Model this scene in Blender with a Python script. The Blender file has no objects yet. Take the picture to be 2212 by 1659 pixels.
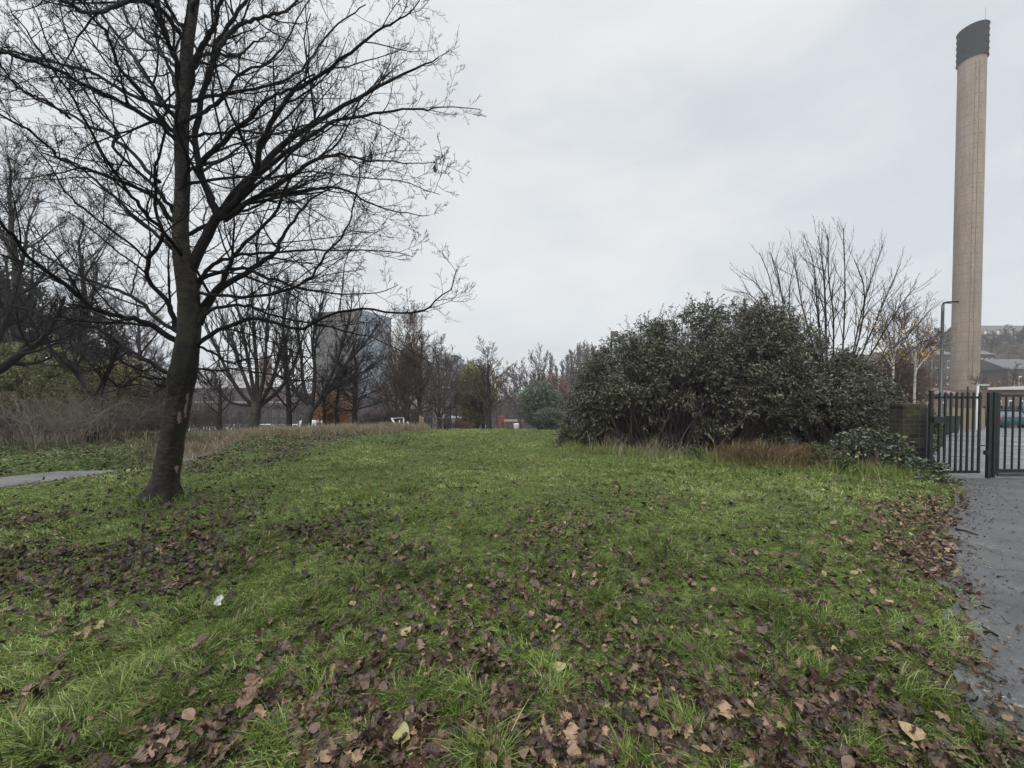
import bpy, math, random
import numpy as np
from mathutils import Matrix, Vector
random.seed(4)
sc = bpy.context.scene
COL = sc.collection
RNG = np.random.default_rng(11)

# ------------------------------------------------------------------ camera geometry (photo pixels are on a 2212 wide scale)
S = 1024 / 2212.0
FPX = 400.0
CAMH = 1.65
PITCH = math.radians(-1.2)
HOR = 393.5
CYP = HOR + FPX * math.tan(-PITCH)
FWD = np.array([0, math.cos(PITCH), math.sin(PITCH)])
UPV = np.array([0, -math.sin(PITCH), math.cos(PITCH)])
CAM = np.array([0, 0, CAMH])

def at(X, Y, d):
    """point seen at photo position (X, Y) at depth d metres"""
    u = (X * S - 512) / FPX; v = (CYP - Y * S) / FPX
    return CAM + d * (FWD + np.array([u, 0, 0]) + v * UPV)

def gnd(X, Y, z=0.0):
    u = (X * S - 512) / FPX; v = (CYP - Y * S) / FPX
    r = FWD + np.array([u, 0, 0]) + v * UPV
    return CAM + r * ((z - CAMH) / r[2])

def proj(x, y, z):
    """world -> photo position, vectorised"""
    px = np.asarray(x); py = np.asarray(y); pz = np.asarray(z) - CAMH
    dep = py * FWD[1] + pz * FWD[2]
    dep = np.where(np.abs(dep) < .05, .05, dep)
    v = (py * UPV[1] + pz * UPV[2]) / dep
    return (512 + FPX * px / dep) / S, (CYP - FPX * v) / S, dep

# ------------------------------------------------------------------ noise and terrain
_LAT = np.random.default_rng(3).random((256, 256))
def vn(x, y, scale, seed=0):
    x = np.asarray(x, float) / scale + 37.3 * seed + 1000; y = np.asarray(y, float) / scale + 91.7 * seed + 1000
    i = np.floor(x).astype(int); j = np.floor(y).astype(int)
    fx = x - i; fy = y - j
    fx = fx * fx * (3 - 2 * fx); fy = fy * fy * (3 - 2 * fy)
    g = lambda a, b: _LAT[a % 256, b % 256]
    return (g(i, j) * (1 - fx) + g(i + 1, j) * fx) * (1 - fy) + (g(i, j + 1) * (1 - fx) + g(i + 1, j + 1) * fx) * fy
def fbm(x, y, scale, seed=0):
    return .55 * vn(x, y, scale, seed) + .3 * vn(x, y, scale * .47, seed + 1) + .15 * vn(x, y, scale * .21, seed + 2)
def sst(a, b, x):
    t = np.clip((np.asarray(x, float) - a) / (b - a), 0, 1); return t * t * (3 - 2 * t)

PATH = np.array([(-14.0, 2.2), (-11.7, 5.2), (-9.9, 7.6), (-9.3, 8.7), (-9.1, 9.7), (-9.6, 11.5), (-11.2, 14)])
def pathdist(x, y):
    best = np.full(np.shape(x), 1e9)
    for (ax, ay), (bx, by) in zip(PATH[:-1], PATH[1:]):
        t = np.clip(((x - ax) * (bx - ax) + (y - ay) * (by - ay)) / ((bx - ax) ** 2 + (by - ay) ** 2), 0, 1)
        best = np.minimum(best, np.hypot(x - ax - t * (bx - ax), y - ay - t * (by - ay)))
    return best
PATHW = .62
# edge of the tarmac on the right (grass is left of it)
EDGE = np.array([gnd(*p)[:2] for p in [(2600, 1950), (2330, 1740), (2212, 1622), (2140, 1540), (2096, 1455), (2084, 1400), (2062, 1325), (2098, 1300), (2090, 1280),
        (2048, 1258), (2030, 1235), (2044, 1190), (2032, 1150), (2078, 1092), (2074, 1060), (2046, 1034)]])
def edge_x(y):
    o = np.argsort(EDGE[:, 1]); return np.interp(y, EDGE[o, 1], EDGE[o, 0])

def H(x, y):
    x = np.asarray(x, float); y = np.asarray(y, float)
    left = sst(-8, -17, np.degrees(np.arctan2(x, np.maximum(y, 1))))
    drop = -.085 * np.where(y > 17, y - 17, 0) * sst(16, 22, y) - .65 * left * sst(24, 40, y)
    drop = np.maximum(drop, -8.0)
    yard = -.045 * np.clip(y - 8.2, 0, 60)
    w = sst(7.2, 9.0, x - .55 * np.clip(y - 8, 0, 200) * 1.0 + .0) 
    h = drop * (1 - w) + yard * w
    d = pathdist(x, y)
    near = sst(40, 22, y)
    h = h - (.07 + .38 * sst(8.7, 10.2, y)) * sst(1.4, .72, d) * near
    h = h + (fbm(x, y, 3.0, 5) - .5) * .10 * sst(1.2, 3.0, y) * sst(.5, -.6, x - edge_x(np.clip(y, 1.0, 8))) * near
    az = np.degrees(np.arctan2(x, np.maximum(y, 1)))
    r = np.hypot(x, y)
    hill = 26 * sst(120, 260, r) * sst(18, 48, az)
    return h + hill

# ------------------------------------------------------------------ mesh helpers
WLOC = {}
def mesh_obj(name, V, quads=None, tris=None, mat=None, parent=None, rnd=None, smooth=False, loc=None):
    me = bpy.data.meshes.new(name)
    V = np.asarray(V, np.float32)
    if loc is None and parent is not None: loc = WLOC.get(parent.name, tuple(parent.location))
    if loc is not None: V = V - np.asarray(loc, np.float32)
    q = np.zeros((0, 4), np.int32) if quads is None or len(quads) == 0 else np.asarray(quads, np.int32)
    t = np.zeros((0, 3), np.int32) if tris is None or len(tris) == 0 else np.asarray(tris, np.int32)
    me.vertices.add(len(V)); me.vertices.foreach_set('co', V.ravel())
    nl = q.size + t.size
    me.loops.add(nl); me.loops.foreach_set('vertex_index', np.concatenate([q.ravel(), t.ravel()]))
    me.polygons.add(len(q) + len(t))
    st = np.concatenate([np.arange(len(q)) * 4, q.size + np.arange(len(t)) * 3]).astype(np.int32)
    me.polygons.foreach_set('loop_start', st)
    me.polygons.foreach_set('use_smooth', np.full(len(st), bool(smooth)))
    if rnd is not None:
        a = me.attributes.new('rnd', 'FLOAT', 'POINT'); a.data.foreach_set('value', np.asarray(rnd, np.float32).ravel())
    me.update(calc_edges=True)
    if mat: me.materials.append(mat)
    o = bpy.data.objects.new(name, me); COL.objects.link(o)
    if loc is not None: o.location = tuple(float(c) for c in loc)
    WLOC[o.name] = tuple(o.location)
    if parent is not None:
        o.parent = parent
        o.location = Vector(o.location) - Vector(WLOC.get(parent.name, tuple(parent.location)))
    return o

class MB:
    """collects vertices and faces of ONE mesh"""
    def __init__(s): s.v = []; s.q = []; s.t = []; s.r = []; s.n = 0
    def add(s, V, q=None, t=None, r=None):
        V = np.asarray(V, float).reshape(-1, 3)
        if q is not None and len(q): s.q.append(np.asarray(q, int) + s.n)
        if t is not None and len(t): s.t.append(np.asarray(t, int) + s.n)
        s.v.append(V); s.r.append(np.zeros(len(V)) if r is None else np.asarray(r, float).ravel()); s.n += len(V)
        return s
    def box(s, x0, x1, y0, y1, z0, z1):
        V = [(x, y, z) for z in (z0, z1) for y in (y0, y1) for x in (x0, x1)]
        return s.add(V, [(0, 2, 3, 1), (4, 5, 7, 6), (0, 1, 5, 4), (2, 6, 7, 3), (0, 4, 6, 2), (1, 3, 7, 5)])
    def bar(s, a, b, w, h, up=(0, 0, 1)):
        a = np.array(a, float); b = np.array(b, float); d = (b - a) / np.linalg.norm(b - a)
        u = np.array(up, float)
        if abs(d @ u) > .98: u = np.array([1., 0, 0])
        X = np.cross(d, u); X /= np.linalg.norm(X); Z = np.cross(X, d)
        V = [p + X * sx * w / 2 + Z * sz * h / 2 for p in (a, b) for sx, sz in ((-1, -1), (1, -1), (1, 1), (-1, 1))]
        return s.add(V, [(0, 3, 2, 1), (4, 5, 6, 7), (0, 1, 5, 4), (1, 2, 6, 5), (2, 3, 7, 6), (3, 0, 4, 7)])
    def prism(s, pts, z0, z1, caps=True):
        n = len(pts); z0 = np.broadcast_to(z0, n); z1 = np.broadcast_to(z1, n)
        V = [(p[0], p[1], z0[i]) for i, p in enumerate(pts)] + [(p[0], p[1], z1[i]) for i, p in enumerate(pts)]
        q = [(i, (i + 1) % n, n + (i + 1) % n, n + i) for i in range(n)]; t = []
        if caps:
            t = [(n, n + i, n + i + 1) for i in range(1, n - 1)] + [(0, i + 1, i) for i in range(1, n - 1)]
        return s.add(V, q, t)
    def tube(s, pts, rad, sides=8, caps=True):
        pts = np.asarray(pts, float); rad = np.broadcast_to(rad, len(pts)).astype(float)
        V, q = tubes(pts[None], rad[None], sides)
        n = len(pts); t = []
        if caps:
            t = [(0, i + 1, i) for i in range(1, sides - 1)] + [((n - 1) * sides, (n - 1) * sides + i, (n - 1) * sides + i + 1) for i in range(1, sides - 1)]
        return s.add(V, q, t)
    def build(s, name, mat=None, parent=None, smooth=False, loc=None, rnd=True):
        return mesh_obj(name, np.concatenate(s.v), np.concatenate(s.q) if s.q else None, np.concatenate(s.t) if s.t else None, mat, parent,
                        np.concatenate(s.r) if rnd else None, smooth, loc)

def tubes(P, R, s):
    P = np.asarray(P, float); R = np.asarray(R, float)
    B, n, _ = P.shape
    T = np.gradient(P, axis=1); T /= np.linalg.norm(T, axis=2, keepdims=True) + 1e-9
    m = np.abs(T.mean(1)); ref = np.eye(3)[np.argmin(m, 1)]
    U = np.cross(T, ref[:, None, :]); U /= np.linalg.norm(U, axis=2, keepdims=True) + 1e-9
    W = np.cross(T, U)
    a = np.arange(s) * 2 * np.pi / s
    ring = P[:, :, None] + R[:, :, None, None] * (np.cos(a)[None, None, :, None] * U[:, :, None] + np.sin(a)[None, None, :, None] * W[:, :, None])
    i = np.arange(B)[:, None, None] * n * s; j = np.arange(n - 1)[None, :, None] * s; k = np.arange(s)[None, None, :]; k2 = (k + 1) % s
    q = np.stack([i + j + k, i + j + k2, i + j + s + k2, i + j + s + k], -1).reshape(-1, 4)
    return ring.reshape(-1, 3), q

def nrm(v): return v / (np.linalg.norm(v, axis=-1, keepdims=True) + 1e-9)

def grow(P, R, k, ratio, angle, n=5, trop=.1, wob=.12, rr=.6, tmin=.2, rng=RNG, rmin=.002, length=None, flat=0., taper=.35, tmax=1.):
    """children branches: k per parent"""
    B, m, _ = P.shape
    L = np.linalg.norm(np.diff(P, axis=1), axis=2).sum(1)
    idx = np.repeat(np.arange(B), k)
    t = ((np.tile(np.arange(k), B) + rng.random(B * k)) / k) * (tmax - tmin) + tmin
    s = np.clip(t * (m - 1), 0, m - 1 - 1e-6); i0 = s.astype(int); f = (s - i0)[:, None]
    p = P[idx, i0] * (1 - f) + P[idx, i0 + 1] * f
    tan = nrm(P[idx, i0 + 1] - P[idx, i0])
    r = R[idx, i0] * (1 - f[:, 0]) + R[idx, i0 + 1] * f[:, 0]
    a0 = nrm(np.cross(tan, np.array([.31, .17, .93]))); b0 = np.cross(tan, a0)
    phi = np.tile(np.arange(k), B) * 2.4 + np.repeat(rng.random(B) * 6.28, k) + rng.normal(0, .5, B * k)
    perp = np.cos(phi)[:, None] * a0 + np.sin(phi)[:, None] * b0
    if flat: perp = nrm(perp * np.array([1, 1, 1 - flat]))
    ang = np.clip(rng.normal(angle, .2, B * k), .15, 1.5)[:, None]
    d = nrm(np.cos(ang) * tan + np.sin(ang) * perp)
    if length is None: ln = L[idx] * ratio * (1.15 - .7 * t) * rng.uniform(.55, 1.3, B * k)
    else: ln = length * (1.1 - .6 * t) * rng.uniform(.7, 1.2, B * k)
    step = (ln / (n - 1))[:, None]
    pts = [p]
    for j in range(n - 1):
        d = nrm(d + rng.normal(0, wob, d.shape) + np.array([0, 0, trop]))
        p = p + d * step; pts.append(p)
    C = np.stack(pts, 1)
    r0 = np.maximum(r * rr, rmin)
    RR = np.maximum(r0[:, None] * np.linspace(1, taper, n)[None], rmin * .8)
    return C, RR

def spline(pts, n):
    pts = np.asarray(pts, float); m = len(pts)
    if m == 2: return np.linspace(pts[0], pts[1], n)
    t = np.linspace(0, m - 1, n); out = []
    P = np.vstack([2 * pts[0] - pts[1], pts, 2 * pts[-1] - pts[-2]])
    for u in t:
        i = min(int(u), m - 2); f = u - i
        a, b, c, d = P[i], P[i + 1], P[i + 2], P[i + 3]
        out.append(.5 * (2 * b + (c - a) * f + (2 * a - 5 * b + 4 * c - d) * f * f + (3 * b - a - 3 * c + d) * f ** 3))
    return np.array(out)

def cards(T, F, O, D, N, size, rnd, width=None):
    """copies of a leaf template: T verts (x across, y along, z normal), F faces"""
    D = nrm(D); X = nrm(np.cross(D, N)); Z = np.cross(X, D)
    size = np.asarray(size)[:, None, None]
    w = 1.0 if width is None else np.asarray(width)[:, None, None]
    V = O[:, None] + size * (T[None, :, 0:1] * w * X[:, None] + T[None, :, 1:2] * D[:, None] + T[None, :, 2:3] * Z[:, None])
    m = len(T); off = np.arange(len(O)) * m
    out = [(np.asarray(f)[None] + off[:, None, None]).reshape(-1, np.asarray(f).shape[1]) for f in F if len(f)]
    return V.reshape(-1, 3), out, np.repeat(rnd, m)

def strip_leaf(st, curl=0., bend=0., tw=0., crumple=0.):
    """leaf template from stations (y, half width)"""
    V = []; q = []; rr = random.Random(int(abs(curl * 7919 + bend * 104729 + tw * 31)) + len(st)); cr = crumple
    for y, w in st:
        zb = bend * (y - .4) ** 2
        a, b = w * (1 + rr.uniform(-2.2, 1.2) * cr), w * (1 + rr.uniform(-2.2, 1.2) * cr)
        V += [(-a, y + rr.uniform(-.3, .3) * cr, zb + curl * a + tw * a + rr.uniform(-.5, .5) * cr), (rr.uniform(-.15, .15) * cr, y, zb), (b, y + rr.uniform(-.3, .3) * cr, zb + curl * b - tw * b + rr.uniform(-.5, .5) * cr)]
    for i in range(len(st) - 1):
        a = 3 * i; q += [(a, a + 1, a + 4, a + 3), (a + 1, a + 2, a + 5, a + 4)]
    return np.array(V, float), np.array(q)
OAK = [(-.18, .012), (0, .02), (.07, .05), (.15, .17), (.2, .20), (.27, .12), (.36, .26), (.42, .28), (.49, .16), (.58, .32), (.66, .34), (.73, .2), (.82, .27), (.9, .22), (.97, .1), (1, .01)]
OVAL = [(-.22, .012), (0, .02), (.1, .2), (.3, .34), (.5, .38), (.7, .32), (.88, .17), (1, .01)]
OAKS = [(-.1, .015), (.05, .04), (.2, .2), (.28, .13), (.42, .29), (.5, .17), (.66, .34), (.76, .2), (.88, .24), (1, .02)]
LANCE = [(0, .02), (.3, .15), (.65, .12), (1, .005)]

# ------------------------------------------------------------------ materials
def rgb(c): return (c[0], c[1], c[2], 1)
def new_mat(name):
    m = bpy.data.materials.new(name); m.use_nodes = True
    nt = m.node_tree; return m, nt, nt.nodes['Principled BSDF']
def ramp(nt, stops, fac):
    r = nt.nodes.new('ShaderNodeValToRGB'); e = r.color_ramp.elements
    e[0].position = stops[0][0]; e[0].color = rgb(stops[0][1]); e[1].position = stops[-1][0]; e[1].color = rgb(stops[-1][1])
    for p, c in stops[1:-1]:
        x = e.new(p); x.color = rgb(c)
    nt.links.new(fac, r.inputs[0]); return r.outputs[0]
def noise(nt, scale, detail=4, coord='Object', rough=.6, stretch=None):
    tc = nt.nodes.new('ShaderNodeTexCoord'); n = nt.nodes.new('ShaderNodeTexNoise')
    n.inputs['Scale'].default_value = scale; n.inputs['Detail'].default_value = detail; n.inputs['Roughness'].default_value = rough
    src = tc.outputs[coord]
    if stretch:
        mp = nt.nodes.new('ShaderNodeMapping'); mp.inputs['Scale'].default_value = stretch; nt.links.new(src, mp.inputs[0]); src = mp.outputs[0]
    nt.links.new(src, n.inputs['Vector']); return n.outputs['Fac']
def bump(nt, bs, h, strength=.3, dist=.02):
    b = nt.nodes.new('ShaderNodeBump'); b.inputs['Strength'].default_value = strength; b.inputs['Distance'].default_value = dist
    nt.links.new(h, b.inputs['Height']); nt.links.new(b.outputs[0], bs.inputs['Normal'])
def mixc(nt, fac, a, b, mode='MIX'):
    m = nt.nodes.new('ShaderNodeMix'); m.data_type = 'RGBA'; m.blend_type = mode
    for inp, v in ((m.inputs['Factor'], fac), (m.inputs['A'], a), (m.inputs['B'], b)):
        if isinstance(v, (int, float)): inp.default_value = v
        elif isinstance(v, tuple): inp.default_value = rgb(v)
        else: nt.links.new(v, inp)
    return m.outputs['Result']
def simple(name, c, rough=.6, var=.25, scale=6, metal=0, bmp=0, c2=None, stretch=None, spec=.4):
    m, nt, bs = new_mat(name)
    n = noise(nt, scale, stretch=stretch)
    d = c2 or tuple(v * (1 - var) for v in c)
    nt.links.new(ramp(nt, [(.3, d), (.7, c)], n), bs.inputs['Base Color'])
    bs.inputs['Roughness'].default_value = rough; bs.inputs['Metallic'].default_value = metal
    bs.inputs['Specular IOR Level'].default_value = spec
    if bmp: bump(nt, bs, n, bmp)
    return m
def by_rnd(name, stops, rough=.6, spec=.3, var=0, scale=3, transl=0):
    m, nt, bs = new_mat(name)
    a = nt.nodes.new('ShaderNodeAttribute'); a.attribute_name = 'rnd'
    c = ramp(nt, stops, a.outputs['Fac'])
    if var:
        n = noise(nt, scale, 3)
        c = mixc(nt, 1., c, ramp(nt, [(.3, (1 - var,) * 3), (.7, (1 + var,) * 3)], n), 'MULTIPLY')
    nt.links.new(c, bs.inputs['Base Color'])
    bs.inputs['Roughness'].default_value = rough; bs.inputs['Specular IOR Level'].default_value = spec
    if transl:
        t = nt.nodes.new('ShaderNodeBsdfTranslucent'); nt.links.new(c, t.inputs[0])
        mx = nt.nodes.new('ShaderNodeMixShader'); mx.inputs[0].default_value = transl
        nt.links.new(bs.outputs[0], mx.inputs[1]); nt.links.new(t.outputs[0], mx.inputs[2])
        nt.links.new(mx.outputs[0], nt.nodes['Material Output'].inputs[0])
    return m

def bark(name, dark, light, green, gs=1.2, spots=False):
    m, nt, bs = new_mat(name)
    fine = noise(nt, 11, 8, rough=.72, stretch=(1, 1, 2.4)); big = noise(nt, gs, 3)
    c = ramp(nt, [(.38, dark), (.68, light)], fine)
    blot = noise(nt, 2.3, 4, stretch=(1, 1, .5))
    c = mixc(nt, ramp(nt, [(.45, (0, 0, 0)), (.6, (.8, .8, .8))], blot), c, dark)
    c = mixc(nt, ramp(nt, [(.52, (0, 0, 0)), (.72, (1, 1, 1))], big), c, green)
    nt.links.new(c, bs.inputs['Base Color']); bs.inputs['Roughness'].default_value = .7; bs.inputs['Specular IOR Level'].default_value = .2
    bump(nt, bs, fine, .9, .03)
    return m

M = {}
M['bark'] = bark('tree_bark', (.005, .0045, .0045), (.062, .05, .04), (.03, .036, .015), 1.0)
M['twig'] = simple('twig_bark', (.014, .012, .011), .8, .4, 4, spec=.08)
M['bark_grey'] = bark('grey_bark', (.03, .027, .024), (.10, .088, .075), (.07, .07, .04), .5)
M['twig_brown'] = simple('brown_twigs', (.085, .067, .056), .8, .3, 1, spec=.08)
M['twig_red'] = simple('reddish_twigs', (.095, .063, .05), .8, .3, 1, spec=.08)
M['twig_grey'] = simple('grey_twigs', (.088, .078, .07), .8, .3, 1, spec=.08)
M['twig_dark'] = simple('dark_twigs', (.035, .031, .03), .8, .3, 1, spec=.08)
M['twig_purple'] = simple('purple_brown_twigs', (.085, .062, .066), .8, .3, 1, spec=.08)
M['twig_pale'] = simple('pale_bare_stems', (.17, .145, .12), .8, .3, 1, spec=.08)
M['birch'] = simple('birch_bark', (.5, .47, .42), .7, c2=(.16, .14, .12), scale=5, stretch=(1, 1, 3))
M['grass'] = by_rnd('grass_blades', [(0, (.024, .034, .011)), (.3, (.086, .13, .029)), (.6, (.168, .23, .053)), (.84, (.27, .33, .105)), (.93, (.34, .38, .17)), (.96, (.30, .23, .12)), (1, (.2, .14, .085))], .5, .24, .25, .6, .28)
M['drygrass'] = by_rnd('dry_grass', [(0, (.08, .085, .04)), (.3, (.16, .135, .085)), (.7, (.27, .225, .155)), (1, (.42, .36, .26))], .7, .2, 0, 1, .2)
M['redgrass'] = by_rnd('russet_grass', [(0, (.06, .055, .025)), (.4, (.13, .08, .045)), (.75, (.21, .135, .075)), (1, (.34, .27, .15))], .7, .2, 0, 1, .2)
M['litter'] = by_rnd('fallen_leaves', [(0, (.016, .011, .010)), (.35, (.048, .031, .022)), (.6, (.092, .06, .040)), (.8, (.155, .10, .066)), (.93, (.22, .145, .095)), (1, (.17, .155, .06))], .5, .25, .3, 40)
M['shrub'] = by_rnd('evergreen_leaves', [(0, (.028, .032, .02)), (.5, (.075, .082, .05)), (.85, (.135, .14, .09)), (1, (.22, .2, .13))], .5, .2, .2, 1, .1)
M['ivy'] = by_rnd('ground_cover_leaves', [(0, (.03, .045, .016)), (.5, (.06, .09, .03)), (.85, (.09, .13, .045)), (1, (.12, .085, .05))], .5, .15, .2, .7, .1)
M['bramble'] = by_rnd('bramble_leaves', [(0, (.02, .032, .016)), (.5, (.045, .062, .032)), (.93, (.10, .12, .07)), (.99, (.13, .13, .06)), (1, (.4, .32, .06))], .45, .5, .2, 1, .1)
M['conifer'] = by_rnd('conifer_needles', [(0, (.016, .024, .014)), (.6, (.036, .05, .026)), (1, (.07, .08, .04))], .6, .3, .2, .6)
M['olive'] = by_rnd('olive_foliage', [(0, (.07, .068, .024)), (.5, (.14, .125, .045)), (1, (.24, .2, .07))], .6, .3, .2, .6, .2)
M['darkolive'] = by_rnd('dark_olive_foliage', [(0, (.045, .052, .022)), (.5, (.105, .11, .045)), (1, (.19, .175, .072))], .6, .15, .2, .6, .2)
M['dullglass'] = simple('dull_window', (.035, .036, .04), .5, .2, spec=.2)
M['holly'] = by_rnd('dark_shrub_leaves', [(0, (.03, .042, .026)), (.5, (.06, .075, .045)), (1, (.11, .12, .08))], .5, .4, .2, .6)
M['orange'] = by_rnd('orange_leaves', [(0, (.16, .07, .02)), (.5, (.28, .13, .035)), (1, (.4, .2, .06))], .6, .3, .2, .6, .2)
M['yellowleaf'] = by_rnd('yellow_leaves', [(0, (.4, .24, .04)), (1, (.62, .42, .08))], .6, .3, 0, 1, .3)
M['rust'] = by_rnd('russet_scrub', [(0, (.09, .05, .035)), (.6, (.16, .085, .06)), (1, (.22, .12, .08))], .7, .2, .2, .2)

def ground_mat():
    m, nt, bs = new_mat('soil_and_turf')
    a = nt.nodes.new('ShaderNodeAttribute'); a.attribute_name = 'rnd'
    n1 = noise(nt, 14, 7, rough=.75); n2 = noise(nt, .8, 4)
    turf = ramp(nt, [(.34, (.012, .015, .006)), (.5, (.045, .062, .017)), (.66, (.10, .14, .034))], n1)
    soil = ramp(nt, [(.3, (.022, .016, .012)), (.7, (.06, .042, .032))], n1)
    c = mixc(nt, ramp(nt, [(.42, (0, 0, 0)), (.62, (1, 1, 1))], n2), turf, mixc(nt, .25, turf, soil))
    c = mixc(nt, a.outputs['Fac'], c, soil)
    nt.links.new(c, bs.inputs['Base Color']); bs.inputs['Roughness'].default_value = .9; bs.inputs['Specular IOR Level'].default_value = .05
    bump(nt, bs, n1, .5, .03); return m
M['ground'] = ground_mat()

def tarmac_mat(name, base, wet):
    m, nt, bs = new_mat(name)
    fine = noise(nt, 75, 4, rough=.8); mid = noise(nt, 2.2, 6, rough=.7); blot = noise(nt, .5, 4)
    c = ramp(nt, [(.3, tuple(v * .35 for v in base)), (.52, base), (.72, tuple(v * 2.3 for v in base))], fine)
    vt = nt.nodes.new('ShaderNodeTexVoronoi'); vt.feature = 'DISTANCE_TO_EDGE'; vt.inputs['Scale'].default_value = .42; vt.inputs['Randomness'].default_value = 1
    tcv = nt.nodes.new('ShaderNodeTexCoord'); dn = nt.nodes.new('ShaderNodeTexNoise'); dn.inputs['Scale'].default_value = 1.7; nt.links.new(tcv.outputs['Object'], dn.inputs['Vector'])
    va = nt.nodes.new('ShaderNodeVectorMath'); nt.links.new(tcv.outputs['Object'], va.inputs[0]); nt.links.new(dn.outputs['Color'], va.inputs[1]); nt.links.new(va.outputs[0], vt.inputs['Vector'])
    c = mixc(nt, ramp(nt, [(.004, (.75, .75, .75)), (.014, (0, 0, 0))], vt.outputs['Distance']), c, (.02, .022, .014))
    c = mixc(nt, 1., c, ramp(nt, [(.3, (.6, .6, .62)), (.7, (1.4, 1.36, 1.32))], mid), 'MULTIPLY')
    nt.links.new(c, bs.inputs['Base Color'])
    r = nt.nodes.new('ShaderNodeMapRange'); r.inputs[1].default_value = .35; r.inputs[2].default_value = .65
    r.inputs[3].default_value = wet; r.inputs[4].default_value = min(.8, wet + .35)
    nt.links.new(blot, r.inputs[0]); nt.links.new(r.outputs[0], bs.inputs['Roughness'])
    bump(nt, bs, fine, .35, .006); return m
M['tarmac'] = tarmac_mat('footway_tarmac', (.043, .045, .048), .55)
M['yard'] = tarmac_mat('wet_yard_tarmac', (.075, .078, .083), .25)
M['path'] = tarmac_mat('park_path_tarmac', (.07, .07, .071), .6)
def faded_mat():
    m, nt, bs = new_mat('worn_yellow_paint')
    n = noise(nt, 26, 5, rough=.8)
    bs.inputs['Base Color'].default_value = rgb((.50, .40, .24)); bs.inputs['Roughness'].default_value = .6
    bs.inputs['Alpha'].default_value = 1
    nt.links.new(ramp(nt, [(.56, (0, 0, 0)), (.66, (.6, .6, .6))], n), bs.inputs['Alpha']); return m
M['paint'] = faded_mat()
M['whitepaint'] = simple('white_road_paint', (.7, .7, .68), .6, .3, 8)

def chimney_mat():
    m, nt, bs = new_mat('cast_concrete')
    tc = nt.nodes.new('ShaderNodeTexCoord'); sp = nt.nodes.new('ShaderNodeSeparateXYZ'); nt.links.new(tc.outputs['Object'], sp.inputs[0])
    def mth(op, a, b=None):
        n = nt.nodes.new('ShaderNodeMath'); n.operation = op
        for i, v in enumerate((a, b)):
            if v is None: continue
            if isinstance(v, (int, float)): n.inputs[i].default_value = v
            else: nt.links.new(v, n.inputs[i])
        return n.outputs[0]
    n1 = noise(nt, .35, 6, stretch=(1, 1, .35)); n2 = noise(nt, 3.5, 5); n3 = noise(nt, 1.6, 4, stretch=(1.5, 1.5, .12))
    base = ramp(nt, [(.25, (.17, .135, .10)), (.5, (.215, .172, .13)), (.75, (.27, .22, .165))], n1)
    base = mixc(nt, 1., base, ramp(nt, [(.3, (.8, .8, .8)), (.7, (1.15, 1.15, 1.15))], n2), 'MULTIPLY')
    base = mixc(nt, 1., base, ramp(nt, [(.3, (.82, .82, .84)), (.6, (1.08, 1.07, 1.05))], n3), 'MULTIPLY')
    fz = mth('FRACT', mth('DIVIDE', sp.outputs[2], 1.72))
    line = mth('LESS_THAN', fz, .045)
    wob = mth('MULTIPLY', line, ramp(nt, [(.3, (.3, .3, .3)), (.6, (.9, .9, .9))], n2))
    ang = mth('ARCTAN2', sp.outputs[1], sp.outputs[0])
    lift = mth('FLOOR', mth('DIVIDE', sp.outputs[2], 1.72))
    va = mth('FRACT', mth('ADD', mth('MULTIPLY', ang, 1.6), mth('MULTIPLY', lift, .37)))
    wob = mth('MAXIMUM', wob, mth('MULTIPLY', mth('LESS_THAN', va, .03), .35))
    nt.links.new(mixc(nt, wob, base, (.11, .085, .06)), bs.inputs['Base Color'])
    bs.inputs['Roughness'].default_value = .85; return m
M['concrete'] = chimney_mat()
M['mesh_band'] = simple('dark_wrap', (.018, .021, .027), .8, .35, 2.5, spec=.08)
M['strip'] = simple('conductor_tape', (.15, .122, .095), .7, .2)
M['band_line'] = simple('band_hoop', (.036, .039, .044), .8, .2, spec=.08)
M['green_metal'] = simple('dark_green_steel', (.012, .017, .016), .42, .3, 9, 0, .1)
M['galv'] = simple('galvanised_steel', (.085, .087, .088), .5, .2, 5, .6)
M['black'] = simple('black_plastic', (.02, .02, .022), .5, .2)
M['rubber'] = simple('tyre_rubber', (.015, .015, .016), .8, .2)
M['white'] = simple('white_paint', (.75, .76, .77), .45, .08)
M['silver'] = simple('silver_paint', (.42, .44, .46), .35, .08, metal=.3)
M['darkcar'] = simple('dark_car_paint', (.03, .035, .045), .3, .1)
M['teal'] = simple('teal_car_paint', (.008, .06, .075), .28, .1)
M['red'] = simple('red_paint', (.2, .028, .028), .5, .15)
M['glass'] = simple('dark_glass', (.03, .04, .05), .12, .2)
M['blueglass'] = simple('pale_blue_cladding', (.21, .275, .34), .3, .2, .12)
M['greenglass'] = simple('pale_green_glazing', (.30, .44, .44), .2, .2, .3)
M['tail'] = simple('red_lens', (.5, .03, .03), .3, .1)
M['lens'] = simple('clear_lens', (.7, .72, .72), .2, .1)
M['brownwall'] = simple('brown_brick_wall', (.085, .066, .06), .8, .2, .3)
M['redbrick'] = simple('red_brick_wall', (.19, .132, .108), .8, .25, .5)
M['buffwall'] = simple('buff_wall', (.36, .29, .22), .8, .2, .5)
M['greywall'] = simple('grey_render', (.26, .27, .28), .8, .2, .3)
M['palewall'] = simple('pale_render', (.52, .52, .51), .8, .15, .3)
M['slate'] = simple('slate_roof', (.075, .075, .085), .65, .25, 1.5)
M['paper'] = simple('white_paper', (.5, .5, .49), .7, .1, 20)
M['timber'] = simple('weathered_timber', (.30, .23, .15), .8, .35, 3, stretch=(3, 3, .6))
M['bin'] = simple('green_bin_plastic', (.012, .045, .032), .5, .2)
M['blueplas'] = simple('blue_plastic', (.02, .05, .2), .5, .2)
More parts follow.
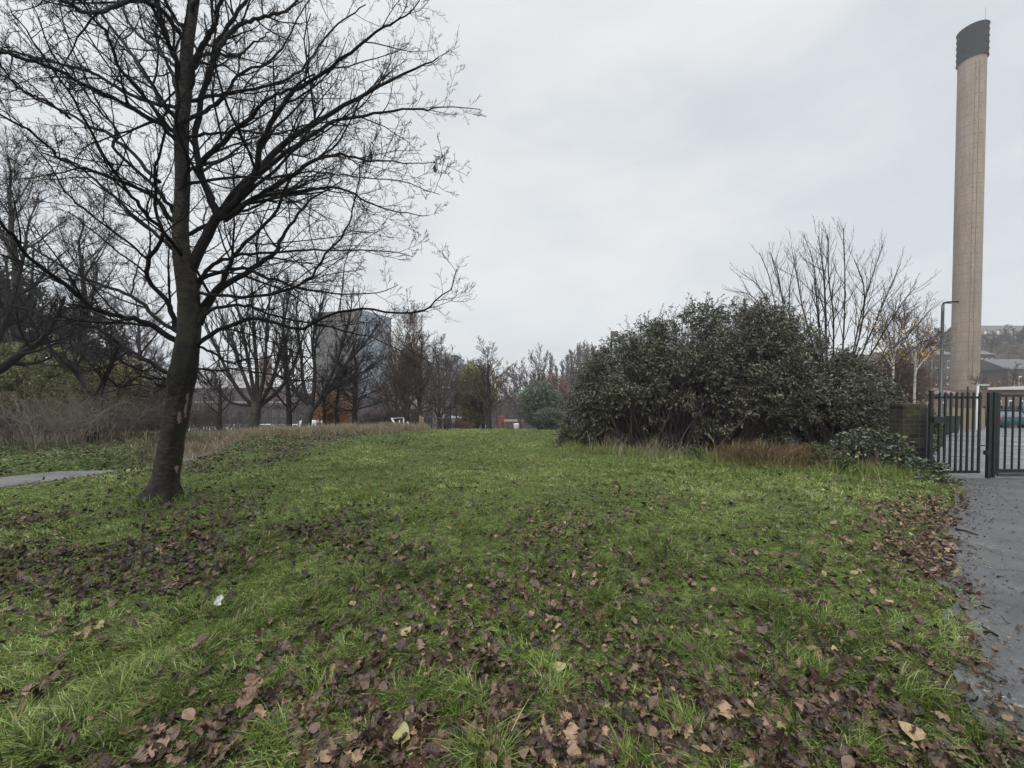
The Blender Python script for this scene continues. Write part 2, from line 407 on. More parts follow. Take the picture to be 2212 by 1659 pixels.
M['turq'] = simple('turquoise_cloth', (.2, .42, .38), .7, .1)
M['scar'] = simple('bare_wood', (.22, .17, .125), .8, .3, 14)
M['pink'] = simple('pink_paint', (.5, .12, .2), .6, .2)
M['yellow'] = simple('yellow_paint', (.75, .55, .05), .6, .2)

def brick_mat():
    m, nt, bs = new_mat('mossy_brick')
    tc = nt.nodes.new('ShaderNodeTexCoord'); mp = nt.nodes.new('ShaderNodeMapping'); mp.inputs['Rotation'].default_value = (math.radians(90), 0, 0)
    nt.links.new(tc.outputs['Object'], mp.inputs[0])
    b = nt.nodes.new('ShaderNodeTexBrick'); nt.links.new(mp.outputs[0], b.inputs['Vector'])
    b.inputs['Scale'].default_value = 1; b.inputs['Brick Width'].default_value = .225; b.inputs['Row Height'].default_value = .1; b.inputs['Mortar Size'].default_value = .007
    b.inputs['Color1'].default_value = rgb((.05, .043, .038)); b.inputs['Color2'].default_value = rgb((.018, .016, .016)); b.inputs['Mortar'].default_value = rgb((.062, .058, .05))
    n = noise(nt, 4, 5)
    c = mixc(nt, ramp(nt, [(.5, (0, 0, 0)), (.68, (.8, .8, .8))], n), b.outputs['Color'], (.06, .07, .026))
    nt.links.new(c, bs.inputs['Base Color']); bs.inputs['Roughness'].default_value = .9; bs.inputs['Specular IOR Level'].default_value = .1
    bump(nt, bs, b.outputs['Fac'], -.5, .01); return m
M['brick'] = brick_mat()

# ------------------------------------------------------------------ tagging
def tag(o, label=None, cat=None, group=None, kind=None):
    if label: o['label'] = label
    if cat: o['category'] = cat
    if group: o['group'] = group
    if kind: o['kind'] = kind
    return o
def thing(name, loc, label, cat, group=None):
    o = bpy.data.objects.new(name, None); COL.objects.link(o); o.location = tuple(float(c) for c in loc); o.empty_display_size = .2
    return tag(o, label, cat, group)
def copy_tree(o, parent=None):
    c = o.copy(); COL.objects.link(c); c.parent = parent
    for ch in [k for k in o.children]: copy_tree(ch, c)
    return c

# ================================================================== TERRAIN AND SURFACES
def build_ground():
    ys = np.concatenate([np.linspace(-9, .6, 16), np.geomspace(.7, 60, 190), np.geomspace(61, 318, 50)])
    us = np.sinh(np.linspace(-2.6, 2.6, 241)) / np.sinh(2.6)
    X = us[None] * (16 + 1.62 * np.abs(ys))[:, None]; Y = np.repeat(ys[:, None], len(us), 1)
    Z = H(X, Y)
    ex = edge_x(np.clip(Y, .9, 8))
    Z = Z - .05 * ((X > ex + .06) & (Y > -9) & (Y < 40) & (X < 60))          # bed below the tarmac sheets
    r = sst(9.5, 13, Y) * sst(-5.2, -6.6, X) * .8 + sst(22, 34, np.hypot(X, Y)) * .8
    r = np.clip(r + .6 * sst(.9, .0, np.abs(X - ex)) * (Y < 9), 0, 1)
    n, m = X.shape
    i = np.arange(n - 1)[:, None] * m + np.arange(m - 1)[None]
    q = np.stack([i, i + 1, i + m + 1, i + m], -1).reshape(-1, 4)
    o = mesh_obj('ground', np.stack([X, Y, Z], -1).reshape(-1, 3), q, None, M['ground'], rnd=r.ravel(), smooth=True)
    tag(o, kind='structure')

def sheet(name, L, R, mat, lift, n=60, m=8, kind='structure'):
    """sheet between two plan polylines, draped on the terrain"""
    L = spline(np.array(L), n); R = spline(np.array(R), n)
    f = np.linspace(0, 1, m)[None, :, None]
    P = L[:, None] * (1 - f) + R[:, None] * f
    Z = H(P[..., 0], P[..., 1]) + lift
    V = np.concatenate([P, Z[..., None]], -1).reshape(-1, 3)
    i = np.arange(n - 1)[:, None] * m + np.arange(m - 1)[None]
    q = np.stack([i, i + 1, i + m + 1, i + m], -1).reshape(-1, 4)
    return tag(mesh_obj(name, V, q, None, mat, smooth=True), kind=kind)

build_ground()
# left path
dirs = np.gradient(PATH, axis=0); dirs /= np.linalg.norm(dirs, axis=1, keepdims=True); nv = np.stack([-dirs[:, 1], dirs[:, 0]], 1)
sheet('park_path', PATH + nv * PATHW, PATH - nv * PATHW, M['path'], .008, 70, 6)
# right footway up to the gate, then the yard behind it
EO = EDGE[np.argsort(EDGE[:, 1])]
Lf = np.vstack([[(EO[0, 0], -6)], EO]); 
rows = np.concatenate([np.linspace(-6, .6, 5), np.linspace(.65, 7.75, 150)])
ex = np.interp(rows, Lf[:, 1], Lf[:, 0]) - .10
f = np.linspace(0, 1, 14)[None]
X = ex[:, None] * (1 - f) + 17 * f; Y = np.repeat(rows[:, None], 14, 1)
i = np.arange(len(rows) - 1)[:, None] * 14 + np.arange(13)[None]
q = np.stack([i, i + 1, i + 15, i + 14], -1).reshape(-1, 4)
tag(mesh_obj('footway', np.stack([X, Y, H(X, Y) * 0 + .004], -1).reshape(-1, 3), q, None, M['tarmac'], smooth=True), kind='structure')
yy = np.linspace(7.75, 62, 40); f = np.linspace(0, 1, 24)[None]
xl = 7.75 + .60 * (yy - 7.75); xr = 17 + 1.9 * (yy - 7.75)
X = xl[:, None] * (1 - f) + xr[:, None] * f; Y = np.repeat(yy[:, None], 24, 1)
i = np.arange(39)[:, None] * 24 + np.arange(23)[None]
q = np.stack([i, i + 1, i + 25, i + 24], -1).reshape(-1, 4)
tag(mesh_obj('yard', np.stack([X, Y, H(X, Y) + .004], -1).reshape(-1, 3), q, None, M['yard'], smooth=True), kind='structure')

# worn yellow markings on the footway
def marking(X0, Y0, w, l, rot):
    c = gnd(X0, Y0); a = math.radians(rot); n = 6
    uu, vv = np.meshgrid(np.linspace(-w / 2, w / 2, 4), np.linspace(-l / 2, l / 2, n))
    P = np.stack([c[0] + uu * math.cos(a) - vv * math.sin(a), c[1] + uu * math.sin(a) + vv * math.cos(a), np.full_like(uu, .0085)], -1).reshape(-1, 3)
    i = np.arange(n - 1)[:, None] * 4 + np.arange(3)[None]
    return tag(mesh_obj('worn_marking', P, np.stack([i, i + 1, i + 5, i + 4], -1).reshape(-1, 4), None, M['paint']), kind='structure')
for a in [(2082, 1165, .22, .9, 10), (2094, 1205, .2, .5, 0), (2150, 1370, .2, .42, -25), (2190, 1515, .2, .3, 0)]:
    marking(*a)

# ------------------------------------------------------------------ leaf litter map (how many dead leaves lie where)
def leafiness(x, y):
    X, Y, d = proj(x, y, H(x, y))
    p = fbm(x, y, .9, 21); p2 = fbm(x, y, 2.2, 24)
    near = sst(1330, 1480, Y)
    w = .07 + .41 * near
    left = sst(900, 250, X) * sst(1090, 1130, Y) * sst(1330, 1250, Y + (X - 300) * .03)
    w = np.maximum(w, 1. * left)
    band = np.exp(-((X - 640) / 330) ** 2) * np.exp(-((Y - 1140 - .08 * (X - 640)) / 60) ** 2)
    w = np.maximum(w, .7 * band)
    mid = sst(960, 1120, Y) * .21
    w = np.maximum(w, mid)
    right = sst(1760, 1950, X) * sst(1050, 1090, Y) * sst(1300, 1230, Y)
    w = np.maximum(w, .85 * right)
    w = np.maximum(w, .45 * sst(.9, .1, np.abs(edge_x(np.clip(y, 1, 8)) - x)))
    w = np.where(Y < 1040, w * .45, w)
    far_left = sst(-4.6, -6.2, x) * sst(7, 9, y)
    w = np.maximum(w, .8 * far_left)
    return np.clip(w * (sst(.30, .62, p) * .8 + .5 * sst(.45, .65, p2)), 0, 1)

def on_lawn(x, y, margin=0.0):
    ok = (x < edge_x(np.clip(y, .9, 8)) + margin) | (y > 8.1)
    ok &= pathdist(x, y) > PATHW - margin * .5
    ok &= ~((y > 8.1) & (x > 7.6 + .55 * (y - 8.1)))
    return ok

def scatter(n, r0, r1, az0, az1, rng, power):
    """polar samples round the camera with area density ~ r**-power"""
    u = rng.random(n); e = 2 - power
    r = (r0 ** e + u * (r1 ** e - r0 ** e)) ** (1 / e) if abs(e) > 1e-6 else r0 * (r1 / r0) ** u
    a = np.radians(rng.uniform(az0, az1, n))
    return r * np.sin(a), r * np.cos(a), r

def blades(x, y, h, w, lean, rng, rnd, z0=None, seg7=True):
    n = len(x); z = H(x, y) if z0 is None else z0
    o = np.stack([x, y, z - .008], 1)
    a = 9 * fbm(x, y, .22, 60) + rng.normal(0, 1.0, n); ld = np.stack([np.cos(a), np.sin(a), np.zeros(n)], 1)
    b = rng.random(n) * 6.283; wd = np.stack([np.cos(b), np.sin(b), np.zeros(n)], 1)
    V = []
    for t, ww in ((0, 1.), (.4, .9), (.75, .6), (1., 0)):
        p = o + ld * (h * lean * t * t)[:, None] + np.array([0, 0, 1.]) * (h * (t - .33 * np.clip(lean, 0, 1.3) * t * t))[:, None]
        if ww: V += [p - wd * (w * ww / 2)[:, None], p + wd * (w * ww / 2)[:, None]]
        else: V += [p]
    V = np.stack(V, 1)
    off = np.arange(n)[:, None, None] * 7
    q = (np.array([(0, 1, 3, 2), (2, 3, 5, 4)])[None] + off).reshape(-1, 4)
    t = (np.array([(4, 5, 6)])[None] + off).reshape(-1, 3)
    return V.reshape(-1, 3), q, t, np.repeat(rnd, 7)

def build_grass():
    rng = np.random.default_rng(5); g = MB()
    x, y, r = scatter(820000, 1.25, 21, -66, 66, rng, 1.92)
    L = leafiness(x, y)
    tuft = fbm(x, y, .28, 40); patch = fbm(x, y, 1.6, 43)
    X, Y, d = proj(x, y, H(x, y))
    lushband = sst(1300, 1000, Y)
    keep = on_lawn(x, y, .06) & (rng.random(len(x)) < (1 - .3 * L) * (.45 + .9 * sst(.25, .55, tuft)))
    keep &= ~((x < -5.6) & (y > 9) & (rng.random(len(x)) < .8))
    x, y, r, L, tuft, patch, lush, Y = (a[keep] for a in (x, y, r, L, tuft, patch, lushband, Y))
    n = len(x)
    h = (.036 + .10 * sst(.45, .85, tuft) + .02 * sst(.4, .7, patch)) * rng.uniform(.4, 1.2, n) * (1 - .35 * L)
    h *= np.where(Y < 1150, .8, 1.)
    # longer growth along the foot of the shrubs
    foot = sst(.3, .0, np.abs((Y - 1010) - (X[keep] - 1700) * .06) / 200) * sst(1350, 1500, X[keep]) * (Y > 985)
    h = h * (1 + 1.3 * foot)
    w = np.maximum(.0052, r * .0012) * rng.uniform(.7, 1.3, n)
    lean = np.abs(rng.normal(.9, .4, n))
    c = np.clip(.42 + .6 * (patch - .5) + .12 * lush + rng.normal(0, .27, n), 0, .93)
    c = np.where(rng.random(n) < .09, 1., c)
    g.add(*blades(x, y, h, w, lean, rng, c))
    # pronounced tufts seen close to the camera
    for X0, Y0, hh, nb, rad in [(895, 1500, .15, 420, .10), (1000, 1520, .15, 520, .12), (1045, 1640, .17, 600, .11), (1190, 1440, .12, 350, .10), (1130, 1420, .13, 350, .09),
                            (1380, 1650, .14, 380, .08), (1300, 1290, .16, 420, .13), (1530, 1400, .13, 350, .13), (1590, 1440, .1, 300, .14), (1660, 1300, .14, 400, .16), (880, 1060, .2, 260, .2),
                            (680, 1480, .12, 300, .12), (350, 1520, .12, 320, .1), (1745, 1440, .13, 320, .12), (1990, 1500, .16, 320, .12), (1850, 1600, .13, 300, .1), (250, 1590, .14, 300, .09),
                            (1760, 1330, .13, 300, .16), (580, 1600, .14, 400, .1), (1470, 1560, .13, 300, .1), (790, 1075, .18, 200, .2), (345, 1085, .22, 260, .32), (2120, 1590, .12, 260, .1)]:
        c0 = gnd(X0, Y0); a = rng.random(nb) * 6.28; rr = rad * np.sqrt(rng.random(nb))
        xx = c0[0] + rr * np.cos(a); yy = c0[1] + rr * np.sin(a)
        dd = np.hypot(xx, yy)
        g.add(*blades(xx, yy, hh * rng.uniform(.35, 1.15, nb), np.maximum(.0048, dd * .001), np.abs(rng.normal(.7, .4, nb)), rng, np.clip(rng.normal(.48, .22, nb), 0, .92)))
    tag(g.build('grass', M['grass']), 'green grass blades and tufts covering the lawn', 'grass', kind='stuff')
build_grass()

# ------------------------------------------------------------------ fallen leaves
def oak_template(k, st):
    r = random.Random(k)
    return strip_leaf(st, r.uniform(-.5, .9), r.uniform(-.8, 1.2), r.uniform(-.5, .5), .16)

def leaf_pose(x, y, rng, hmin, hmax, tilt):
    n = len(x)
    O = np.stack([x, y, H(x, y) + rng.uniform(hmin, hmax, n)], 1)
    a = rng.random(n) * 6.283
    D = np.stack([np.cos(a), np.sin(a), rng.normal(0, tilt, n)], 1)
    N = nrm(np.stack([rng.normal(0, tilt, n), rng.normal(0, tilt, n), np.ones(n)], 1))
    return O, D, N

LEAF_KINDS = [
    ('dark brown lobed leaf lying wet in the grass', .22), ('purple brown lobed leaf pressed into the grass', .38), ('mid brown curled oak leaf lying on the grass', .57),
    ('tan brown oak leaf lying on the grass', .72), ('pinkish tan dry oak leaf lying on the grass', .84), ('pale buff curled leaf lying on the grass', .93)]
def build_leaves():
    rng = np.random.default_rng(9)
    x, y, r = scatter(150000, 1.35, 17, -64, 64, rng, 1.55)
    L = leafiness(x, y)
    keep = on_lawn(x, y, .12) & (rng.random(len(x)) < L * .95)
    x, y, r = x[keep], y[keep], r[keep]
    # loose leaves on the footway edge
    o = np.argsort(r); x, y, r = x[o], y[o], r[o]
    X, Y, d = proj(x, y, H(x, y))
    vis = np.where((X > 0) & (X < 2212) & (Y < 1659) & (rng.random(len(X)) < .42))[0][:282]
    single = np.zeros(len(x), bool); single[vis] = True
    # ---- the mass
    g = MB()
    xs, ys, rs = x[~single], y[~single], r[~single]
    sel = rng.integers(0, 12, len(xs))
    val = np.clip(rng.normal(.38, .24, len(xs)), .02, .95)
    val = np.where(rng.random(len(xs)) < .004, 1., val)
    Xm, Ym, _ = proj(xs, ys, H(xs, ys))
    val = np.clip(val - .12 * (Xm < 900) * (Ym < 1330) + .17 * (Xm > 1780) * (Ym < 1300), .02, 1)
    tmpl = [oak_template(k, OAK if k < 5 else OAKS if k < 10 else OVAL) for k in range(12)]
    for k in range(12):
        m = sel == k
        O, D, N = leaf_pose(xs[m], ys[m], rng, .0, .045, .5)
        V, F, rr = cards(tmpl[k][0], [tmpl[k][1]], O, D, N, rng.uniform(.022, .082, m.sum()), val[m], rng.uniform(.8, 1.15, m.sum()))
        g.add(V, F[0], None, rr)
    nb = 1500; yb = rng.uniform(.9, 7.6, nb) ; xb = edge_x(yb) + np.abs(rng.normal(0, .35, nb)) * rng.uniform(.1, 1.6, nb) - .03
    O = np.stack([xb, yb, rng.uniform(.006, .014, nb)], 1); a = rng.random(nb) * 6.28
    V, F, rr = cards(*[tmpl[2][0], [tmpl[2][1]]], O, np.stack([np.cos(a), np.sin(a), np.zeros(nb)], 1), nrm(rng.normal(0, .25, (nb, 3)) + np.array([0, 0, 1.])), rng.uniform(.006, .03, nb) * np.where(rng.random(nb) < .05, 2, 1), rng.uniform(.05, .85, nb))
    g.add(V, F[0], None, rr)
    tag(g.build('leaf_litter', M['litter']), 'brown fallen leaves scattered through the lawn', 'leaf litter', kind='stuff')
    # ---- the leaves that show largest, one object each
    protos = {}
    for kk in range(len(LEAF_KINDS)):
        for tt in range(8):
            T, q = oak_template(100 + kk * 17 + tt, OAK if tt < 5 else OAKS if tt < 7 else OVAL)
            me = mesh_obj('fallen_leaf', T - np.array([0, .4, 0]), q, None, M['litter'], rnd=np.full(len(T), LEAF_KINDS[kk][1] + random.uniform(-.05, .05)))
            protos[kk, tt] = me.data; bpy.data.objects.remove(me)
    kinds = rng.choice(6, 282, p=[.26, .26, .20, .14, .09, .05])
    O, D, N = leaf_pose(x[vis], y[vis], rng, .008, .05, .42)
    D = nrm(D - N * (D * N).sum(1, keepdims=True)); Xv = np.cross(D, N)
    for j in range(len(vis)):
        kk = int(kinds[j]); sz = rng.uniform(.055, .09)
        ob = bpy.data.objects.new('fallen_leaf', protos[kk, int(rng.integers(0, 8))]); COL.objects.link(ob)
        m = Matrix(np.column_stack([Xv[j] * rng.uniform(.85, 1.15), D[j], N[j]]).tolist()).to_4x4() @ Matrix.Scale(sz, 4); m.translation = O[j].tolist()
        ob.matrix_world = m
        tag(ob, LEAF_KINDS[kk][0], 'leaf', 'fallen leaves lying on the lawn')
    # ---- a few that stand out
    def one(X0, Y0, st, size, mat, val, label, az, tilt=.2, k=3, dz=.055):
        T, q = oak_template(k, st); c = gnd(X0, Y0); a = math.radians(az)
        O = np.array([[c[0], c[1], float(H(c[0], c[1])) + dz]]); Dd = np.array([[math.cos(a), math.sin(a), tilt]]); Nn = nrm(np.array([[.05, -.35, 1.]]))
        V, F, rr = cards(T - np.array([0, .4, 0]), [q], O, Dd, Nn, np.array([size]), np.array([val]), np.array([1.15]))
        tag(mesh_obj('fallen_leaf', V, F[0], None, mat, rnd=rr, loc=O[0]), label, 'leaf', 'fallen leaves lying on the lawn')
    one(875, 1375, OVAL, .085, M['litter'], 1., 'round yellow green leaf lying flat ahead of the tall grass tufts', 60)
    one(870, 1612, OVAL, .10, M['litter'], 1., 'large olive yellow leaf at the bottom edge left of the grass tuft', 100)
    one(1205, 1455, OVAL, .085, M['litter'], .985, 'dull yellow round leaf among brown leaves right of the tufts', 20)
    one(1568, 1560, OAK, .105, M['litter'], .84, 'reddish pink crumpled leaf lying on green grass at lower right', 70, .3)
    one(1975, 1600, OVAL, .10, M['litter'], .96, 'pale buff pointed leaf on dark leaves near the footway', 150, .1)
    one(330, 1640, OAK, .11, M['litter'], .8, 'tan oak leaf on its own at the bottom left of the lawn', 40)
    one(1235, 1620, OAK, .11, M['litter'], .9, 'pale deeply lobed oak leaf standing up beside a grass tuft', 80, .8)
    one(530, 1545, OAK, .115, M['litter'], .66, 'big curled brown leaf heaped on other leaves', 20, .4, 5, .08)
    one(545, 1525, OAK, .10, M['litter'], .78, 'reddish curled leaf on top of the heaped brown leaf', 120, .6, 6, .11)
    one(1805, 1415, OVAL, .045, M['litter'], .96, 'small pale disc shaped leaf standing in the grass', 90, .5)
build_leaves()

# scrap of white paper
def crumple():
    rng = np.random.default_rng(2); n = 9
    u, v = np.meshgrid(np.linspace(-.5, .5, n), np.linspace(-.5, .5, n))
    P = np.stack([u * .05 + rng.normal(0, .006, u.shape), v * .03 + rng.normal(0, .005, u.shape), .03 * np.sin(u * 5 + v * 3) + rng.normal(0, .006, u.shape)], -1).reshape(-1, 3)
    i = np.arange(n - 1)[:, None] * n + np.arange(n - 1)[None]
    c = gnd(474, 1322); a = .6
    P[:, 0], P[:, 1] = P[:, 0] * math.cos(a) - P[:, 1] * math.sin(a), P[:, 0] * math.sin(a) + P[:, 1] * math.cos(a)
    P += np.array([c[0], c[1], .09])
    tag(mesh_obj('paper_scrap', P, np.stack([i, i + 1, i + n + 1, i + n], -1).reshape(-1, 4), None, M['paper'], loc=(c[0], c[1], .09)), 'crumpled white scrap of paper lying on the lawn', 'litter')
crumple()

# ================================================================== THE BIG BARE TREE
def big_tree():
    D0 = 6.15
    rng = np.random.default_rng(21)
    base = gnd(352, 1082)
    root = thing('bare_tree', (base[0], base[1], 0), 'large bare spreading tree with a dark leaning trunk on the lawn', 'tree')
    def limb(pts, w0, w1, off, n=16, tmin=.0, d0=D0):
        pts = np.array(pts, float); m = len(pts)
        s = np.concatenate([[0], np.cumsum(np.hypot(*np.diff(pts, axis=0).T))]); s /= s[-1]
        dep = d0 + off * s ** 1.2
        P = np.array([at(p[0], p[1], dd) for p, dd in zip(pts, dep)])
        P = spline(P, n)
        ww = np.interp(np.linspace(0, 1, n), [0, 1], [w0, w1]) * S / 2 * np.linspace(D0, D0 + off, n) / FPX
        return P, ww
    # trunk
    tp = [(347, 1092, 80), (352, 1072, 68), (358, 1035, 59), (364, 1000, 57), (372, 950, 55), (380, 900, 55), (387, 850, 56), (392, 815, 64), (398, 790, 60), (402, 760, 55), (408, 722, 52), (410, 690, 51), (410, 655, 50), (406, 610, 50), (398, 570, 45),
          (391, 530, 38), (390, 480, 36), (393, 430, 34), (394, 380, 33), (391, 320, 32), (392, 270, 32), (399, 210, 31), (402, 150, 29), (405, 100, 27), (412, 50, 25), (420, 0, 22), (428, -60, 19), (436, -150, 14), (446, -260, 7)]
    P = np.array([at(a, b, D0) for a, b, w in tp]); R = np.array([w for a, b, w in tp]) * S / 2 * D0 / FPX
    t = np.linspace(0, 1, len(P)); tt = np.concatenate([np.linspace(0, .52, 230), np.linspace(.525, 1, 60)]); NR = len(tt); NS = 48
    P = np.stack([np.interp(tt, t, P[:, i]) for i in range(3)], 1); R = np.interp(tt, t, R) * .80
    V, q = tubes(P[None], R[None], NS)
    V = V.reshape(NR, NS, 3); C = P[:, None]
    a = np.arange(NS) * 2 * np.pi / NS
    zz = P[:, 2][:, None]
    wob = 1 + .035 * np.sin(a * 3 + zz * 1.7) + .03 * np.sin(a * 5 - zz * 2.3) + .10 * (fbm(np.cos(a)[None] * 2.2 + np.sin(a)[None] * 1.3 + zz * 0, zz * 3 + np.sin(a)[None] * 2, .5, 3) - .5) + .05 * (fbm(np.cos(a)[None] * 6 + np.sin(a)[None] * 4 + zz * 0, zz * 26 + np.sin(a)[None] * 2, .8, 7) - .5)
    flare = sst(.5, 0, zz) ** 2 * (.12 + .5 * np.maximum(0, np.sin(a * 3 + .9)) ** 2)
    V = C + (V - C) * (wob + flare)[..., None]
    trunk = mesh_obj('trunk', V.reshape(-1, 3), q, None, M['bark'], root, smooth=True)
    # pale bare patches where branches came off
    trunk.data.materials.append(M['scar'])
    cen = V[np.arange(NR * NS).reshape(NR, NS)[:-1].ravel() // NS, np.arange(NR * NS).reshape(NR, NS)[:-1].ravel() % NS]
    Xc, Yc, dc = proj(cen[:, 0], cen[:, 1], cen[:, 2])
    mi = np.zeros(len(cen), np.int32); nzz = fbm(Xc, Yc, 9, 4)
    for X0, Y0, w, h in [(408, 862, 8, 13), (402, 888, 5, 18), (382, 1015, 6, 9), (385, 905, 4, 14)]:
        mi[(dc < D0) & (((Xc - X0) / w) ** 2 + ((Yc - Y0) / h) ** 2 < .4 + 1.1 * nzz)] = 1
    trunk.data.polygons.foreach_set('material_index', mi)
    L = []
    A = L.append
    # right hand leaders
    A(limb([(412, 585), (435, 532), (458, 490), (474, 464), (481, 455), (522, 403), (555, 371), (576, 347), (626, 301), (679, 268), (725, 238), (778, 208), (824, 185), (874, 159), (920, 139), (947, 124)], 30, 3, 1.5, 30))
    A(limb([(470, 470), (458, 432), (448, 413), (432, 371), (423, 323), (422, 281), (440, 198), (460, 126), (476, 83), (500, 45), (530, 0), (560, -60), (580, -120)], 23, 6, .6, 24))
    A(limb([(476, 470), (522, 420), (553, 374), (560, 314), (593, 258), (623, 208), (666, 179), (725, 139), (778, 99), (824, 63), (867, 40), (907, 0)], 20, 3, -.9, 24))
    A(limb([(540, 395), (597, 345), (642, 314), (692, 281), (732, 258), (791, 251), (857, 238), (920, 236), (950, 230), (1036, 236)], 14, 2, 1., 20))
    A(limb([(425, 375), (437, 347), (473, 314), (516, 274), (549, 245), (573, 215), (619, 198), (680, 160)], 17, 5, -1.2, 20))
    A(limb([(408, 190), (420, 132), (440, 96), (463, 56), (470, 26), (490, -60)], 20, 8, -.5, 12))
    A(limb([(463, 115), (494, 73), (537, 46), (583, 33), (626, 20), (660, -30)], 14, 5, 1.4, 14))
    A(limb([(480, 462), (490, 474), (536, 436), (574, 413), (619, 387), (661, 358), (700, 339), (745, 334), (781, 345), (826, 348), (877, 352), (940, 350)], 17, 2, -.7, 22))
    A(limb([(490, 462), (538, 436), (574, 424), (619, 416), (671, 410), (723, 403), (771, 423), (813, 445), (877, 461), (926, 465)], 13, 2, .5, 18))
    A(limb([(392, 400), (430, 394), (458, 387), (523, 382), (574, 386), (619, 377), (684, 371), (732, 377), (787, 386), (861, 389), (950, 420)], 10, 2, -1.6, 18))
    A(limb([(425, 610), (435, 600), (458, 574), (490, 558), (539, 548), (603, 545), (668, 539), (732, 542), (839, 542), (893, 555)], 14, 2, -1.1, 20))
    A(limb([(425, 625), (439, 600), (490, 584), (536, 581), (574, 600), (603, 606), (652, 623), (732, 635), (813, 635), (860, 615)], 13, 2, .8, 20))
    A(limb([(430, 700), (439, 677), (458, 645), (484, 616), (523, 597), (561, 568), (597, 545), (606, 519), (626, 487), (652, 452), (677, 426), (740, 390)], 22, 3, 1.9, 22))
    A(limb([(420, 628), (439, 634), (490, 640), (555, 640), (603, 632), (652, 613), (681, 590), (703, 548), (729, 523), (752, 484), (761, 452), (771, 419), (777, 355)], 11, 3, -1.9, 22))
    A(limb([(430, 690), (455, 669), (497, 660), (536, 660), (561, 671), (619, 690), (684, 700), (748, 716), (813, 732), (870, 760)], 11, 2, 1.2, 18))
    A(limb([(425, 745), (439, 732), (468, 716), (510, 697), (548, 687), (587, 697), (645, 710), (681, 697), (716, 677), (768, 669), (813, 672), (877, 676), (916, 672), (942, 648), (974, 623), (987, 581)], 14, 3, -.6, 28))
    A(limb([(420, 745), (435, 750), (467, 767), (487, 780), (505, 785), (517, 777), (567, 775), (606, 767), (680, 775)], 9, 2, .9, 16))
    A(limb([(415, 795), (428, 795), (455, 801), (480, 799), (529, 799), (579, 807), (616, 819), (666, 822), (715, 822), (765, 799)], 8, 2, -1.4, 18))
    A(limb([(395, 298), (450, 290), (520, 282), (600, 290), (680, 262), (760, 270)], 10, 2, -1.4, 14))
    A(limb([(400, 222), (470, 205), (560, 190), (640, 160), (720, 60), (790, 10)], 11, 3, 1.6, 14))
    # left hand limbs
    A(limb([(395, 712), (378, 705), (371, 675), (360, 650), (327, 617), (316, 588), (320, 563), (342, 530), (353, 494), (337, 463), (336, 397), (334, 357), (350, 308), (357, 245), (367, 228), (360, 150)], 17, 4, -1.5, 28))
    A(limb([(320, 563), (298, 542), (231, 489), (169, 443), (132, 403), (110, 360), (60, 300)], 8, 3, -2.3, 14))
    A(limb([(395, 722), (378, 715), (356, 701), (324, 675), (302, 650), (269, 632), (233, 621), (196, 606), (171, 595), (138, 577), (109, 559), (60, 530), (0, 500), (-60, 480)], 13, 4, 1.4, 24))
    A(limb([(395, 745), (378, 734), (342, 712), (309, 696), (276, 686), (233, 679), (196, 665), (171, 639), (138, 610), (91, 581), (55, 548), (33, 515), (11, 494), (-30, 440)], 19, 8, -2.2, 26))
    A(limb([(375, 815), (360, 806), (327, 785), (291, 763), (255, 741), (233, 726), (204, 705), (145, 697), (73, 675), (0, 650)], 13, 4, .8, 18))
    A(limb([(375, 822), (358, 819), (320, 816), (291, 817), (255, 835), (215, 800), (170, 790)], 9, 2, -1.2, 14))
    A(limb([(390, 480), (364, 470), (341, 430), (308, 410), (265, 394), (215, 374), (179, 360), (132, 344), (109, 321), (66, 284), (26, 261), (0, 245), (-40, 230)], 13, 5, -1.3, 24))
    A(limb([(385, 545), (367, 532), (337, 506), (317, 489), (281, 460), (245, 423), (202, 387), (160, 350), (132, 344), (90, 330)], 13, 4, .6, 18))
    A(limb([(395, 290), (357, 274), (317, 251), (281, 231), (231, 205), (185, 185), (142, 162), (109, 145), (50, 126), (0, 112), (-40, 100)], 15, 8, -1.8, 20))
    A(limb([(390, 260), (377, 251), (350, 225), (331, 185), (307, 152), (281, 109), (248, 69), (212, 20), (198, 0), (180, -40)], 15, 5, 1.2, 18))
    A(limb([(400, 160), (380, 132), (364, 93), (350, 60), (331, 17), (317, -10), (300, -80)], 15, 7, -.8, 14))
    A(limb([(345, 395), (334, 384), (291, 334), (258, 307), (231, 284), (198, 274), (159, 251), (109, 228), (60, 205), (36, 180), (0, 160)], 12, 4, 1.8, 18))
    A(limb([(390, 235), (307, 215), (265, 195), (215, 165), (172, 149), (132, 139), (83, 126), (43, 116), (0, 106)], 11, 5, 1., 16))
    A(limb([(385, 150), (330, 100), (285, 60), (260, 0), (231, -40)], 10, 5, 1.9, 12))
    A(limb([(400, 90), (350, 20), (290, 0), (231, 20), (185, 28), (159, 13), (122, -5), (60, -40)], 14, 8, -2.4, 14))
    A(limb([(150, 255), (110, 225), (60, 200), (30, 180), (0, 135)], 8, 4, -1.6, 12, d0=D0 - .3))
    A(limb([(375, 825), (400, 830), (425, 812), (432, 830)], 6, 2, -.3, 8, d0=D0 - .3))
    A(limb([(372, 838), (350, 834), (343, 832)], 9, 7, 0., 6))
